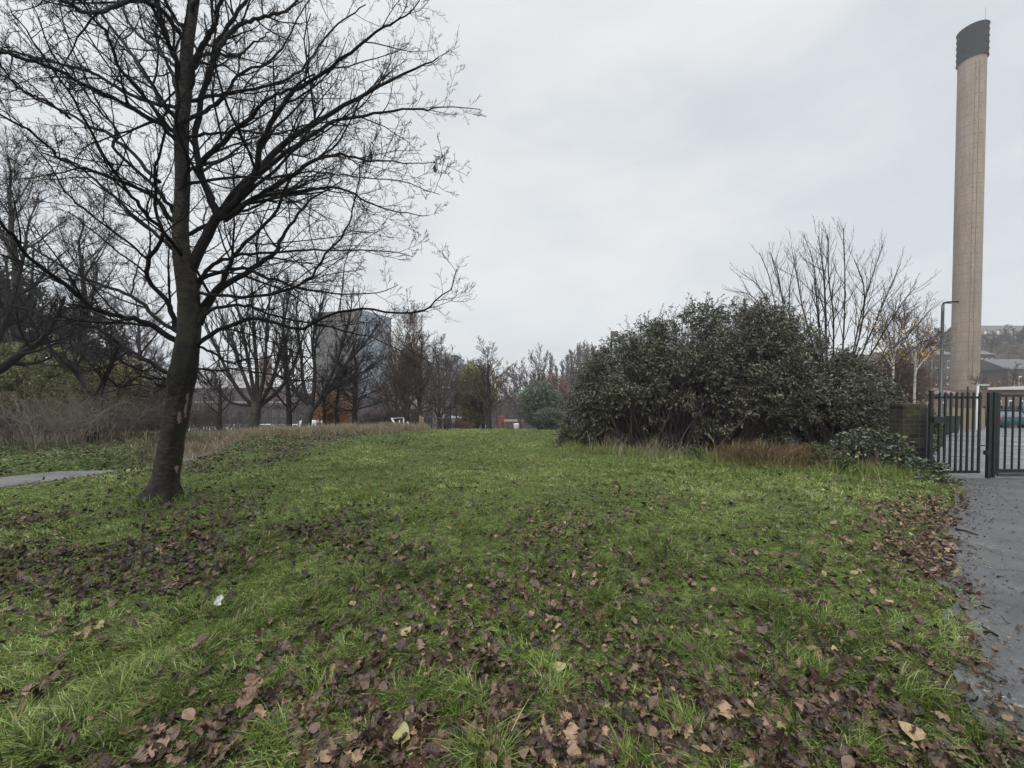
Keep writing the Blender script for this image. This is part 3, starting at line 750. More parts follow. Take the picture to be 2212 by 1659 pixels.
    # unseen side of the crown: limbs towards and away from the camera, and above the frame
    for k in range(16):
        z = 3.0 + 5.5 * k / 16; az = k * 2.4
        p0 = P[np.argmin(np.abs(P[:, 2] - z))]
        ln = 4.2 * (1 - .45 * k / 16); d = np.array([math.cos(az) * .55, math.sin(az), .55 + .03 * k]); d /= np.linalg.norm(d)
        if d[1] < 0: ln *= .62
        pts = [p0 + d * ln * f + np.array([0, 0, .5 * f * f]) + rng.normal(0, .05, 3) for f in np.linspace(0, 1, 8)]
        L.append((spline(np.array(pts), 16), np.linspace(.045, .008, 16)))
    g = MB()
    N = 30
    LP = np.stack([np.stack([np.interp(np.linspace(0, 1, N), np.linspace(0, 1, len(p)), p[:, i]) for i in range(3)], 1) for p, r in L])
    LR = np.stack([np.interp(np.linspace(0, 1, N), np.linspace(0, 1, len(r)), r) for p, r in L])
    LP[:, 1:-1] += rng.normal(0, .009, LP[:, 1:-1].shape)
    LR = LR * .70
    for k in range(len(LP)): g.add(*tubes(LP[k:k + 1], LR[k:k + 1], 10))
    c1, r1 = grow(LP, LR, 10, .36, .7, 9, .04, .11, .5, .15, rng, .0032, flat=.25)
    c2, r2 = grow(c1, r1, 6, .48, .7, 6, .04, .13, .6, .15, rng, .0028, flat=.2)
    c0, r0 = grow(LP, LR, 8, .13, .8, 6, .08, .2, .35, .3, rng, .0024)
    c3, r3 = grow(np.concatenate([c2, c0]), np.concatenate([r2, r0]), 5, .46, .7, 5, .06, .13, .75, .2, rng, .0023)
    c4, r4 = grow(c3, r3, 4, .42, .7, 3, .1, .14, .8, .25, rng, .0019)
    g.add(*tubes(c1, r1, 6)); g.add(*tubes(c2, r2, 4)); g.add(*tubes(c0, r0, 4)); g.add(*tubes(c3, r3, 3)); g.add(*tubes(c4, r4, 3))
    g.build('crown', M['twig'], root, smooth=True)
    # one dead leaf left in the crown
    T, q = strip_leaf(OAK, .4, .5); O = np.array([at(938, 357, D0 - .4)])
    V, F, rr = cards(T, [q], O, np.array([[.2, .1, -1.]]), np.array([[0, -1., .3]]), np.array([.11]), np.array([.3]))
    lf = mesh_obj('dead_leaf', V, F[0], None, M['litter'], root, rnd=rr)
    return root
big_tree()

# ================================================================== OTHER TREES
def depth_base(X, d):
    p = at(X, 850, d); return np.array([p[0], p[1], float(H(p[0], p[1]))])
def ztop(Y, d): return float(at(1106, Y, d)[2])

def gtree(name, X, d, Ytop, spread, tw, label, cat='tree', group=None, seed=0, mb='bark_grey', mt='twig_grey', NL=15, t0=.22, ang=.75, trop=.09, lean=0, k=(8, 5, 4), up=.8, ll=None, trunk_to=.92,
          leaves=None, flat=.1, wob=.1, lower=None, dbase=None, thick=1.):
    """a bare deciduous tree: tapered trunk, limbs and three orders of twigs"""
    rng = np.random.default_rng(seed + 100)
    if ang > .4: trop = trop * .5; ang = min(1.15, ang * 1.18)
    b = depth_base(X, d); zt = ztop(Ytop, d); hgt = max(zt - b[2], 3.)
    sp = spread * S / FPX * d; r0 = tw * S / 2 / FPX * d
    root = thing(name, b, label, cat, group)
    n = 16; f = np.linspace(0, 1, n)
    P = np.stack([b[0] + lean * hgt * f ** 1.2 + np.cumsum(rng.normal(0, .012 * hgt * .35, n)) * (f > .1), b[1] + np.cumsum(rng.normal(0, .012 * hgt * .35, n)), b[2] - .15 + (hgt * trunk_to + .15) * f], 1)
    R = r0 * np.where(f < .06, 1.25, 1) * (1 - f) ** .75 + .012
    V, q = tubes(P[None], R[None], 12)
    mesh_obj('trunk', V, q, None, M[mb], root, smooth=True)
    rmin = d * .00028 * thick
    L1, R1 = grow(P[None], R[None], NL, 0, ang, 12, trop, wob * .8, .42, t0, rng, rmin * 2, length=(ll or sp / max(.4, math.sin(ang))), flat=0)
    L1 = np.concatenate([L1]); 
    c2, r2 = grow(L1, R1, k[0] + 2, .5, .7, 8, trop * .9, wob, .55, .2, rng, rmin * 1.4, flat=flat)
    c3, r3 = grow(c2, r2, k[1] + 1, .5, .65, 6, trop, wob * 1.2, .6, .15, rng, rmin * 1.1, flat=flat)
    c4, r4 = grow(c3, r3, k[2], .5, .6, 4, trop, wob * 1.2, .7, .2, rng, rmin, flat=flat)
    g = MB()
    g.add(*tubes(L1, R1, 7)); g.add(*tubes(c2, r2, 5)); g.add(*tubes(c3, r3, 3)); g.add(*tubes(c4, r4, 3))
    g.build('crown', M[mt], root, smooth=True)
    if leaves:
        mat, cnt, size, zmin, zmax = leaves
        src = np.concatenate([c3.reshape(-1, 3), c4.reshape(-1, 3)])
        h = (src[:, 2] - b[2]) / hgt; src = src[(h > zmin) & (h < zmax)]
        o = src[rng.integers(0, len(src), cnt)] + rng.normal(0, .12, (cnt, 3)) * d / 25
        T, qq = strip_leaf(LANCE, .2, .3)
        V, F, rr = cards(T * np.array([1.6, 1, 1]), [qq], o, nrm(rng.normal(0, 1, (cnt, 3)) - np.array([0, 0, .5])), nrm(rng.normal(0, 1, (cnt, 3)) + np.array([0, 0, 1])), rng.uniform(.7, 1.3, cnt) * size, np.clip(rng.normal(.5, .25, cnt), 0, 1))
        g = MB().add(V, F[0], None, rr); g.build('foliage', M[mat], root)
    return root

def limb_px(pts, w0, w1, d, off, n=14):
    pts = np.array(pts, float); m = len(pts)
    P = np.array([at(p[0], p[1], d + off * (i / (m - 1))) for i, p in enumerate(pts)])
    return spline(P, n), np.linspace(w0, w1, n) * S / 2 * d / FPX

def stem_tree(name, label, limbs, d, base, seed, mb='bark_grey', mt='twig_grey', k=(7, 4), ang=.5, ratio=.4, trop=.2, cat='tree', group=None, trunk=None, leaves=None, wob=.08, up=0, k3=0, tmin=.25):
    """tree whose main stems follow given lines"""
    rng = np.random.default_rng(seed); b = depth_base(base, d)
    root = thing(name, b, label, cat, group)
    n = 14
    LP = []; LR = []
    for l in limbs:
        pts, w0, w1, off = l; P, R = limb_px(pts, w0, w1, d, off, n); LP.append(P); LR.append(R)
    rmin = d * .00028
    if trunk:
        P, R = limb_px(trunk[0], trunk[1], trunk[2], d, 0, 12); P[0, 2] = min(P[0, 2], b[2] - .1)
        V, q = tubes(P[None], R[None], 12); mesh_obj('trunk', V, q, None, M[mb], root, smooth=True)
    LP = np.stack(LP); LR = np.maximum(np.stack(LR), rmin)
    g = MB(); g.add(*tubes(LP, LR, 7))
    if not trunk:
        g.build('stems', M[mb], root, smooth=True); g = MB()
    c1, r1 = grow(LP, LR, k[0], ratio, ang, 8, trop, wob, .6, tmin, rng, rmin * 1.2)
    c2, r2 = grow(c1, r1, k[1], .4, ang, 5, trop, wob, .7, .2, rng, rmin)
    g.add(*tubes(c1, r1, 4)); g.add(*tubes(c2, r2, 3)); src = np.concatenate([c1[:, 2:].reshape(-1, 3), c2.reshape(-1, 3)])
    if k3:
        c3, r3 = grow(c2, r2, k3, .45, ang, 4, trop, wob * 1.3, .8, .2, rng, rmin * .9); g.add(*tubes(c3, r3, 3)); src = np.concatenate([src, c3.reshape(-1, 3)])
    g.build('crown', M[mt], root, smooth=True)
    if leaves:
        mat, cnt, size, zmin, zmax = leaves
        h = (src[:, 2] - b[2]); s2 = src[(h > zmin) & (h < zmax)]
        o = s2[rng.integers(0, len(s2), cnt)] + rng.normal(0, .03, (cnt, 3))
        T, qq = strip_leaf(OVAL, .2, .3)
        V, F, rr = cards(T, [qq], o, nrm(rng.normal(0, 1, (cnt, 3)) - np.array([0, 0, .7])), nrm(rng.normal(0, 1, (cnt, 3))), rng.uniform(.7, 1.3, cnt) * size, np.clip(rng.normal(.5, .25, cnt), 0, 1))
        MB().add(V, F[0], None, rr).build('foliage', M[mat], root)
    return root

# --- the row behind the far edge of the lawn, from left to right
RG = 'bare trees beyond the far edge of the lawn'
gtree('young_tree', 474, 20, 800, 45, 9, 'thin young bare tree right of the big trunk beyond the dry grass', group=RG, seed=1, NL=12, k=(6, 4, 3), mb='bark', mt='twig_dark')
stem_tree('bare_tree', 'stout bare tree with a fan of upright limbs above a short trunk', [
    ([(550, 880), (520, 850), (490, 800), (462, 740), (440, 690), (425, 650)], 9, 2, -1.5), ([(552, 875), (530, 820), (505, 750), (480, 690), (462, 630)], 9, 2, 1), ([(553, 872), (540, 800), (525, 720), (510, 650), (500, 600)], 9, 2, -1),
    ([(555, 870), (555, 800), (548, 720), (545, 640), (542, 585)], 10, 2, .5), ([(557, 872), (572, 800), (575, 730), (582, 650), (585, 590)], 9, 2, 1.5), ([(558, 874), (585, 830), (605, 760), (615, 690), (628, 620)], 10, 2, -1.2),
    ([(560, 878), (600, 845), (630, 800), (650, 740), (668, 690)], 10, 2, .8), ([(553, 878), (500, 870), (465, 840), (435, 810), (410, 790)], 6, 2, -1)],
    21, 550, 5, k=(14, 7), k3=4, ang=.45, ratio=.42, trop=.16, group=RG, trunk=([(548, 938), (549, 910), (553, 880), (556, 868)], 21, 19), mb='bark_grey', mt='twig_dark')
gtree('slender_tree', 624, 22, 610, 75, 11, 'tall slender straight trunked bare tree left of the leaning forked one', group=RG, seed=3, NL=22, t0=.12, ang=.7, trop=.1, k=(7, 5, 3), mb='bark', mt='twig_dark')
stem_tree('bare_tree', 'bare forked tree leaning right with rising limbs to both sides', [
    ([(672, 880), (655, 830), (650, 760), (640, 690), (645, 630)], 9, 2, 1), ([(675, 878), (680, 800), (675, 740), (690, 680), (700, 640)], 9, 2, -1), ([(675, 885), (705, 850), (745, 825), (790, 800), (835, 770)], 10, 2, 1.2),
    ([(690, 862), (720, 800), (740, 740), (755, 690), (760, 650)], 9, 2, -.6), ([(700, 855), (745, 790), (790, 740), (815, 700)], 8, 2, 1), ([(672, 878), (640, 850), (620, 800), (605, 760)], 7, 2, -1.2)],
    21.5, 660, 7, k=(15, 7), k3=4, ang=.5, ratio=.45, trop=.1, group=RG, trunk=([(658, 940), (662, 915), (668, 890), (674, 876)], 22, 16), mb='bark_grey', mt='twig_dark')
gtree('slim_trunk_tree', 700, 24, 800, 50, 8, 'slim bare trunk in front of the orange leaved bush, left of a pair', group=RG, seed=9, NL=9, k=(5, 4, 3), mb='bark', mt='twig_dark', lean=-.05, t0=.35)
gtree('slim_trunk_tree', 726, 24, 760, 50, 8, 'slim bare trunk in front of the orange leaved bush, right of a pair', group=RG, seed=10, NL=9, k=(5, 4, 3), mb='bark', mt='twig_dark', lean=.03, t0=.3)
gtree('dark_tree', 767, 23, 725, 85, 12, 'dark trunked tree with flat spreading limbs right of the orange bush', group=RG, seed=12, NL=24, t0=.15, ang=1.15, trop=.02, k=(9, 6, 3), mb='bark', mt='twig_dark', flat=.5)
gtree('bare_tree', 852, 30, 790, 60, 8, 'bushy brown bare tree left of the reddish twiggy one', group=RG, seed=13, NL=20, t0=.1, ang=.6, trop=.12, k=(8, 6, 4), mt='twig_brown')
gtree('bare_tree', 880, 27, 715, 78, 10, 'reddish brown twiggy tree with several rising stems', group=RG, seed=14, NL=26, t0=.06, ang=.5, trop=.16, k=(9, 6, 4), mt='twig_red')
gtree('bare_tree', 905, 28, 725, 80, 11, 'brown bare tree with a leaning lower limb beside the timber posts', group=RG, seed=15, NL=20, t0=.1, ang=.8, trop=.12, k=(8, 6, 4), mt='twig_brown', lean=.06)
gtree('bare_tree', 948, 36, 770, 70, 9, 'dense brown bare tree behind the metal railings', group=RG, seed=16, NL=24, t0=.05, ang=.65, trop=.1, k=(8, 6, 4), mt='twig_purple')
gtree('bare_tree', 1056, 34, 752, 66, 12, 'tree with a sparse crown above olive yellow leaves beside the red kiosk', group=RG, seed=18, NL=20, t0=.22, ang=.8, trop=.1, k=(7, 5, 4), mb='bark', mt='twig_brown')
gtree('bare_tree', 1044, 40, 800, 40, 8, 'darker second trunk just left of the olive leaved tree', group=RG, seed=19, NL=12, t0=.3, ang=.6, k=(6, 4, 3), mb='bark', mt='twig_brown')
gtree('bare_tree', 1163, 46, 775, 60, 7, 'thin bare tree rising behind the dark leafy shrub', group=RG, seed=20, NL=15, t0=.25, ang=.6, trop=.14, k=(6, 5, 3), mt='twig_brown')
gtree('bare_tree', 1125, 60, 800, 60, 7, 'brown bare tree between the olive leaved tree and the dark shrub', group=RG, seed=22, NL=16, t0=.1, ang=.7, k=(7, 5, 3), mt='twig_purple')
gtree('bare_tree', 1000, 52, 790, 55, 7, 'purplish bare tree left of the olive leaved tree', group=RG, seed=23, NL=20, t0=.05, ang=.7, k=(7, 6, 3), mt='twig_purple')

def leafmass(name, label, X, d, Ytop, spread, dep, n, mat, size, cat='shrub', group=None, seed=0, Ybase=None, stems=40, mt='twig_brown', lump=.55, thr=.38, low=.05):
    """shrub: stems from the ground and leaves through an uneven crown"""
    rng = np.random.default_rng(seed + 300); b = depth_base(X, d); hgt = ztop(Ytop, d) - b[2]; w = spread * S / FPX * d
    root = thing(name, b, label, cat, group)
    c = rng.normal(0, 1, (n * 5, 3)); c = nrm(c) * (rng.random((len(c), 1)) ** .42)
    z = low * hgt + (c[:, 2] * .5 + .5) * (1 - low) * hgt
    P = np.stack([b[0] + c[:, 0] * w, b[1] + c[:, 1] * dep, b[2] + z], 1)
    nz = (vn(P[:, 0] * 1.3 + P[:, 2] * .7, P[:, 1] + P[:, 2] * 1.1, lump, seed) + vn(P[:, 0] + P[:, 1], P[:, 2] * 1.2, lump * .6, seed + 5)) / 2
    P = P[nz > thr][:n]; k = len(P)
    T, qq = strip_leaf(LANCE, .2, .35)
    out = nrm(P - b - np.array([0, 0, hgt * .3])) * .6 + rng.normal(0, .7, (k, 3)) - np.array([0, 0, .2])
    V, F, rr = cards(T * np.array([1.7, 1, 1]), [qq], P, nrm(out), nrm(rng.normal(0, .8, (k, 3)) + np.array([0, 0, 1.])), rng.uniform(.6, 1.3, k) * size, np.clip(rng.normal(.5, .23, k), 0, 1))
    MB().add(V, F[0], None, rr).build('foliage', M[mat], root)
    if stems:
        a = rng.random(stems) * 6.28; rr_ = rng.random(stems) ** .6
        tip = np.stack([b[0] + np.cos(a) * rr_ * w * .9, b[1] + np.sin(a) * rr_ * dep * .9, b[2] + hgt * rng.uniform(.5, .98, stems) * (1 - .35 * rr_ ** 2)], 1)
        base = b + np.stack([np.cos(a) * .15 * w * rr_, np.sin(a) * .15 * dep, np.full(stems, -.05)], 1)
        t = np.linspace(0, 1, 9)[None, :, None]
        SP = base[:, None] * (1 - t) + tip[:, None] * t + np.sin(t * math.pi) * np.array([0, 0, .12 * hgt]) + rng.normal(0, .02 * hgt, (stems, 9, 3)) * t
        SR = np.linspace(1, .3, 9)[None] * np.full((stems, 1), max(.012, d * .0007))
        c1, r1 = grow(SP, SR, 8, .35, .6, 6, .08, .15, .6, .2, rng, d * .0003)
        c2, r2 = grow(c1, r1, 4, .5, .6, 4, .08, .15, .7, .2, rng, d * .00028)
        g = MB(); g.add(*tubes(SP, SR, 5)); g.add(*tubes(c1, r1, 3)); g.add(*tubes(c2, r2, 3)); g.build('stems', M[mt], root, smooth=True)
    return root

leafmass('orange_bush', 'orange leaved bush behind the slim bare trunks', 722, 27, 838, 48, 1.8, 5200, 'orange', .10, seed=1)
leafmass('olive_tree_growth', 'olive yellow leaved tree behind the sparse bare crown', 1030, 37, 775, 50, 2.8, 12000, 'olive', .17, cat='tree', seed=2, thr=.42, lump=1.)
leafmass('dark_leafy_shrub', 'dark green leafy shrub beside the big evergreen, beyond the lawn', 1168, 33, 822, 52, 2.2, 14000, 'holly', .12, seed=3)
leafmass('russet_shrub', 'russet leaved shrub behind the dark green leafy one', 1200, 44, 805, 40, 2.2, 5000, 'rust', .14, seed=4)
leafmass('low_shrub', 'greyish low shrub under the dark leafy one, by the white planter', 1190, 29, 880, 42, 1.3, 5000, 'holly', .09, seed=5)

# --- woodland on the left beyond the path
stem_tree('forked_tree', 'dark forked tree with a crooked trunk in the left thicket', [
    ([(208, 860), (185, 830), (160, 800), (125, 775), (102, 740)], 13, 8, .4), ([(210, 858), (222, 830), (235, 800), (245, 770), (262, 745)], 12, 3, -.8), ([(102, 742), (80, 715), (60, 680), (40, 640)], 7, 2, -.5),
    ([(160, 800), (165, 760), (175, 700), (170, 650)], 7, 2, 1), ([(245, 770), (280, 790), (310, 800), (335, 790)], 6, 2, .8), ([(222, 830), (260, 835), (300, 830), (340, 845)], 6, 2, -1)],
    13.5, 200, 31, k=(10, 6), k3=3, ang=.7, ratio=.4, trop=.05, trunk=([(195, 955), (200, 920), (206, 885), (210, 856)], 30, 22), mb='bark', mt='twig')
stem_tree('leaning_tree', 'dark leaning tree limb entering from the left edge of the wood', [
    ([(-60, 830), (0, 798), (45, 765), (90, 735), (120, 690), (140, 640)], 20, 5, .5), ([(-40, 820), (-10, 740), (15, 690), (40, 600), (60, 520)], 15, 4, 1), ([(45, 765), (90, 755), (130, 740), (180, 750)], 7, 2, -.6)],
    11.5, -90, 33, k=(9, 6), k3=3, ang=.7, ratio=.45, trop=.08, trunk=([(-120, 975), (-110, 910), (-90, 860), (-60, 830)], 40, 26), mb='bark', mt='twig')
LW = 'tall bare trees of the left wood'
gtree('bare_tree', 40, 24, 300, 150, 22, 'tall finely branched bare tree at the left edge of the wood', group=LW, seed=41, NL=24, t0=.25, ang=.65, trop=.12, k=(9, 6, 4), mb='bark', mt='twig_dark')
gtree('bare_tree', 190, 27, 425, 110, 16, 'finely branched bare tree behind the forked tree in the wood', group=LW, seed=42, NL=26, t0=.2, ang=.6, trop=.14, k=(9, 6, 4), mb='bark', mt='twig_dark')
gtree('bare_tree', 300, 30, 610, 80, 12, 'rounded purplish bare tree just left of the big trunk', group=LW, seed=43, NL=24, t0=.12, ang=.7, trop=.1, k=(9, 6, 4), mt='twig_purple')
gtree('bare_tree', -70, 20, 250, 150, 22, 'bare tree standing past the left end of the wood', group=LW, seed=44, NL=20, t0=.25, ang=.65, k=(8, 5, 3), mb='bark', mt='twig_dark')
leafmass('evergreen_tree', 'dark evergreen tree at the far left of the wood', 10, 26, 585, 90, 3., 9500, 'conifer', .26, cat='tree', seed=11, thr=.45, lump=1.2, mt='twig_dark', low=.2)
leafmass('evergreen_tree', 'dark pointed evergreen tree above the yellow green bush', 185, 31, 660, 80, 2.5, 7500, 'conifer', .26, cat='tree', seed=12, thr=.45, lump=1.2, mt='twig_dark', low=.15)
leafmass('yellow_green_bush', 'yellow green leafy bush glowing between the trunks of the wood', 268, 20, 768, 52, 1.4, 6000, 'olive', .12, seed=13, thr=.4)
leafmass('green_thicket', 'dull olive green thicket at the left edge of the wood', 60, 17, 740, 130, 1.8, 15000, 'darkolive', .10, seed=14, thr=.42, mt='twig_dark')
leafmass('green_thicket', 'dull brownish green thicket behind the big trunk', 330, 21, 800, 70, 1.6, 5000, 'holly', .1, seed=15, thr=.42, mt='twig_purple', stems=70)

def thicket(name, label, X, d, Ytop, spread, n, seed, mt, group='bare thickets along the left path'):
    rng = np.random.default_rng(seed); b = depth_base(X, d); w = spread * S / FPX * d; hgt = ztop(Ytop, d) - b[2]
    root = thing(name, b, label, 'thicket', group)
    x = b[0] + rng.uniform(-w, w, n); y = b[1] + rng.uniform(-1, 1.4, n); z = H(x, y) - .03
    a = rng.random(n) * 6.28; h = hgt * rng.uniform(.45, 1.1, n); out = h * rng.uniform(.1, .9, n)
    t = np.linspace(0, 1, 8)[None, :]
    P = np.stack([x[:, None] + np.cos(a)[:, None] * out[:, None] * t ** 1.6, y[:, None] + np.sin(a)[:, None] * out[:, None] * .7 * t ** 1.6, z[:, None] + h[:, None] * (t - .35 * (out / h)[:, None] * t ** 3)], -1)
    P += rng.normal(0, .03, P.shape) * t[..., None]
    R = np.maximum(np.linspace(1, .4, 8)[None] * rng.uniform(.005, .013, n)[:, None], d * .0003)
    c1, r1 = grow(P, R, 6, .4, .7, 6, .03, .16, .6, .2, rng, d * .0003)
    c2, r2 = grow(c1, r1, 4, .5, .7, 4, .03, .2, .7, .2, rng, d * .00028)
    g = MB(); g.add(*tubes(P, R, 4)); g.build('stems', M[mt], root, smooth=True)
    g = MB(); g.add(*tubes(c1, r1, 3)); g.add(*tubes(c2, r2, 3)); g.build('twigs', M[mt], root)
thicket('bare_thicket', 'tangle of grey bare stems at the left edge beyond the path', 30, 12.2, 850, 90, 120, 51, 'twig_grey')
thicket('bare_thicket', 'tangle of pale arching stems left of the forked tree', 130, 12.0, 830, 60, 80, 52, 'twig_pale')
thicket('bare_thicket', 'reddish brown twiggy thicket between the forked tree and the big trunk', 270, 14.5, 845, 75, 190, 53, 'twig_brown')
thicket('bare_thicket', 'brown scrub seen just right of the big trunk', 440, 22, 870, 60, 110, 54, 'twig_brown')
thicket('bare_thicket', 'grey brown scrub behind the dry grass and parked cars', 600, 30, 912, 130, 90, 55, 'twig_purple')
thicket('bare_thicket', 'brown scrub under the reddish twiggy trees', 850, 27, 880, 70, 200, 56, 'twig_brown')
thicket('bare_thicket', 'reddish twiggy low scrub left of the red kiosk', 980, 30, 905, 40, 120, 57, 'twig_red')

# ================================================================== THE BIG EVERGREEN SHRUB ON THE RIGHT
TOPX = np.array([1212, 1222, 1232, 1250, 1290, 1330, 1370, 1420, 1450, 1500, 1560, 1600, 1640, 1690, 1740, 1780, 1840, 1900, 1950, 1985, 2010])
TOPY = np.array([990, 930, 850, 810, 768, 738, 715, 692, 690, 662, 655, 664, 668, 686, 712, 742, 778, 805, 835, 860, 930])
def sprays(n, X0, X1, rng, A, B, depth, seed, leafn=13, leaf=.085, ln=.38, zlow=.0):
    A = np.array(A); B = np.array(B); ab = B - A; Ls = np.linalg.norm(ab); ab /= Ls; nn = np.array([-ab[1], ab[0]])
    if nn[1] < 0: nn = -nn
    s = rng.uniform(-.15, 1.1, n * 9) * Ls; t = depth * rng.random(n * 9) ** 1.25
    x = A[0] + ab[0] * s + nn[0] * t; y = A[1] + ab[1] * s + nn[1] * t
    X, _, d = proj(x, y, np.full_like(x, 1.65))
    zt = CAMH + (HOR - np.interp(X, TOPX, TOPY) * S) / FPX * y
    prof = np.minimum(1, .50 + .5 * np.clip(t / 1.5, 0, 1) ** .8)
    g0 = H(x, y); zm = g0 + (zt - g0) * prof
    u = rng.random(len(x)) ** .62
    ragged = .84 + .34 * vn(x * 1.0 + 3, y * 1.0, .75, seed + 20) + .12 * rng.random(len(x)) ** 3
    zm = g0 + (zm - g0) * np.clip(ragged, .68, 1.0)
    z = g0 + .08 + (zm - g0 - .12) * (zlow + (1 - zlow) * u)
    rel = (z - g0) / np.maximum(zm - g0, .1)
    clump = (vn(x * 1.2 + z, y + z * 1.3, .55, seed) + vn(x - y, z * 1.4 + x, .33, seed + 3)) / 2
    ok = (X > X0) & (X < X1) & (zm > g0 + .25) & (clump > .47 + .15 * (u < .58))
    x, y, z, X = x[ok][:n], y[ok][:n], z[ok][:n], X[ok][:n]; k = len(x)
    cen = np.array([(A[0] + B[0]) / 2, (A[1] + B[1]) / 2 + 1.5, .8])
    P = np.stack([x, y, z], 1)
    D = nrm(nrm(P - cen) * .75 + rng.normal(0, .55, (k, 3)) + np.array([0, -.15, .25]))
    L = ln * rng.uniform(.5, 1.25, k)
    hi = (rel[ok][:n] > .9) & (rng.random(k) < .4)
    L = np.where(hi, L * rng.uniform(1.3, 2.1, k), L); D = np.where(hi[:, None], nrm(D + np.array([0, -.1, .45])), D)
    tt = np.linspace(0, 1, 5)[None, :, None]
    ST = P[:, None] + D[:, None] * L[:, None, None] * tt - np.array([0, 0, 1.]) * (L * .3)[:, None, None] * tt ** 2
    i = np.tile(np.arange(leafn), k); f = (i + .7) / leafn; idx = np.repeat(np.arange(k), leafn)
    O = P[idx] + D[idx] * (L[idx] * f)[:, None] - np.array([0, 0, 1.]) * (L[idx] * .3 * f * f)[:, None]
    side = nrm(np.cross(D[idx], rng.normal(0, 1, (len(idx), 3))))
    LD = nrm(side * .9 + D[idx] * .65 + np.array([0, 0, -.38]) + rng.normal(0, .15, side.shape))
    LN = nrm(np.array([0, 0, 1.]) + rng.normal(0, .45, side.shape))
    return P, ST, O, LD, LN, idx
def big_shrub(name, label, X0, X1, n, A, B, depth, seed, mat, leaf, ln, nst, mt='twig_purple'):
    rng = np.random.default_rng(seed)
    P, ST, O, LD, LN, idx = sprays(n, X0, X1, rng, A, B, depth, seed, leaf=leaf, ln=ln)
    b = np.array([P[:, 0].mean(), P[:, 1].mean(), 0]); b[2] = H(b[0], b[1])
    root = thing(name, b, label, 'shrub')
    k = len(O); T, q = strip_leaf([(0, .02), (.25, .15), (.55, .17), (.8, .09), (1, .005)], .25, -.5)
    tone = np.clip(.45 + .5 * (vn(P[:, 0] * 2, P[:, 2] * 2 + P[:, 1], .8, seed + 9) - .5) + rng.normal(0, .1, len(P)), 0, 1)
    V, F, rr = cards(T, [q], O, LD, LN, rng.uniform(.65, 1.25, k) * leaf, np.clip(tone[idx] + rng.normal(0, .18, k), 0, 1))
    MB().add(V, F[0], None, rr).build('foliage', M[mat], root)
    # stems: from the ground up to the sprays
    m = rng.choice(len(P), nst, replace=False)
    base = np.stack([P[m, 0] * .55 + b[0] * .45 + rng.normal(0, .5, nst), P[m, 1] * .6 + b[1] * .4 + rng.normal(0, .3, nst)], 1)
    base = np.concatenate([base, (H(base[:, 0], base[:, 1]) - .05)[:, None]], 1)
    t = np.linspace(0, 1, 9)[None, :, None]
    SP = base[:, None] * (1 - t) + P[m][:, None] * t + np.sin(t * math.pi) * (rng.normal(0, .12, (nst, 1, 3)) + np.array([0, 0, .18]))
    g = MB(); g.add(*tubes(SP, np.linspace(.016, .005, 9)[None] * rng.uniform(.6, 1.5, (nst, 1)), 4)); g.add(*tubes(ST, np.full(ST.shape[:2], .0045), 3))
    c1, r1 = grow(SP, np.full(SP.shape[:2], .008), 10, .3, .6, 6, .05, .15, .6, .2, rng, .004); g.add(*tubes(c1, r1, 3))
    g.build('stems', M[mt], root, smooth=True)
big_shrub('evergreen_shrub', 'huge rounded dark evergreen shrub at the right side of the lawn', 1222, 1745, 5900, (2.05, 12.2), (6.3, 9.5), 3.6, 61, 'shrub', .092, .46, 900)
big_shrub('evergreen_shrub', 'lower dark straggling evergreen shrub between the huge one and the brick pier', 1690, 2000, 5600, (5.6, 9.75), (9.6, 9.55), 2.4, 62, 'shrub', .088, .36, 380)

# bare many stemmed trees rising behind it
stem_tree('vase_shaped_tree', 'bare vase shaped tree with many straight stems behind the evergreen shrub', [
    ([(1790, 880), (1760, 760), (1735, 670), (1722, 600), (1712, 545)], 4.0, 1.3, .5), ([(1792, 880), (1775, 760), (1765, 660), (1760, 590), (1750, 540)], 4.4, 1.3, -.4), ([(1795, 880), (1785, 760), (1783, 660), (1778, 580), (1768, 510)], 6.2, 1.3, .2),
    ([(1798, 880), (1800, 780), (1800, 680), (1790, 600), (1788, 505)], 4.4, 1.3, -.8), ([(1800, 880), (1818, 780), (1824, 680), (1825, 590), (1822, 492)], 4.4, 1.3, .3), ([(1805, 880), (1838, 780), (1860, 680), (1880, 610), (1907, 528)], 4.0, 1.3, .9),
    ([(1803, 880), (1835, 800), (1862, 700), (1866, 620), (1845, 560)], 4.0, 1.3, -1.2), ([(1808, 880), (1850, 790), (1890, 700), (1915, 640), (1945, 570)], 4.0, 1.3, .4), ([(1810, 880), (1860, 800), (1905, 725), (1945, 660), (1978, 620)], 4.0, 1.3, -.5),
    ([(1812, 880), (1860, 820), (1920, 760), (1965, 720), (2010, 668)], 3.5, 1.3, .5), ([(1790, 880), (1745, 790), (1712, 700), (1690, 640), (1668, 560)], 3.0, 1.3, -.5), ([(1812, 885), (1870, 830), (1930, 790), (1990, 740), (2008, 735)], 3.0, 1.3, -.6)],
    13.8, 1800, 71, k=(17, 6), ang=.42, ratio=.28, trop=.07, mb='bark', mt='twig_dark', leaves=('yellowleaf', 70, .075, 2.4, 4.6), tmin=.3)
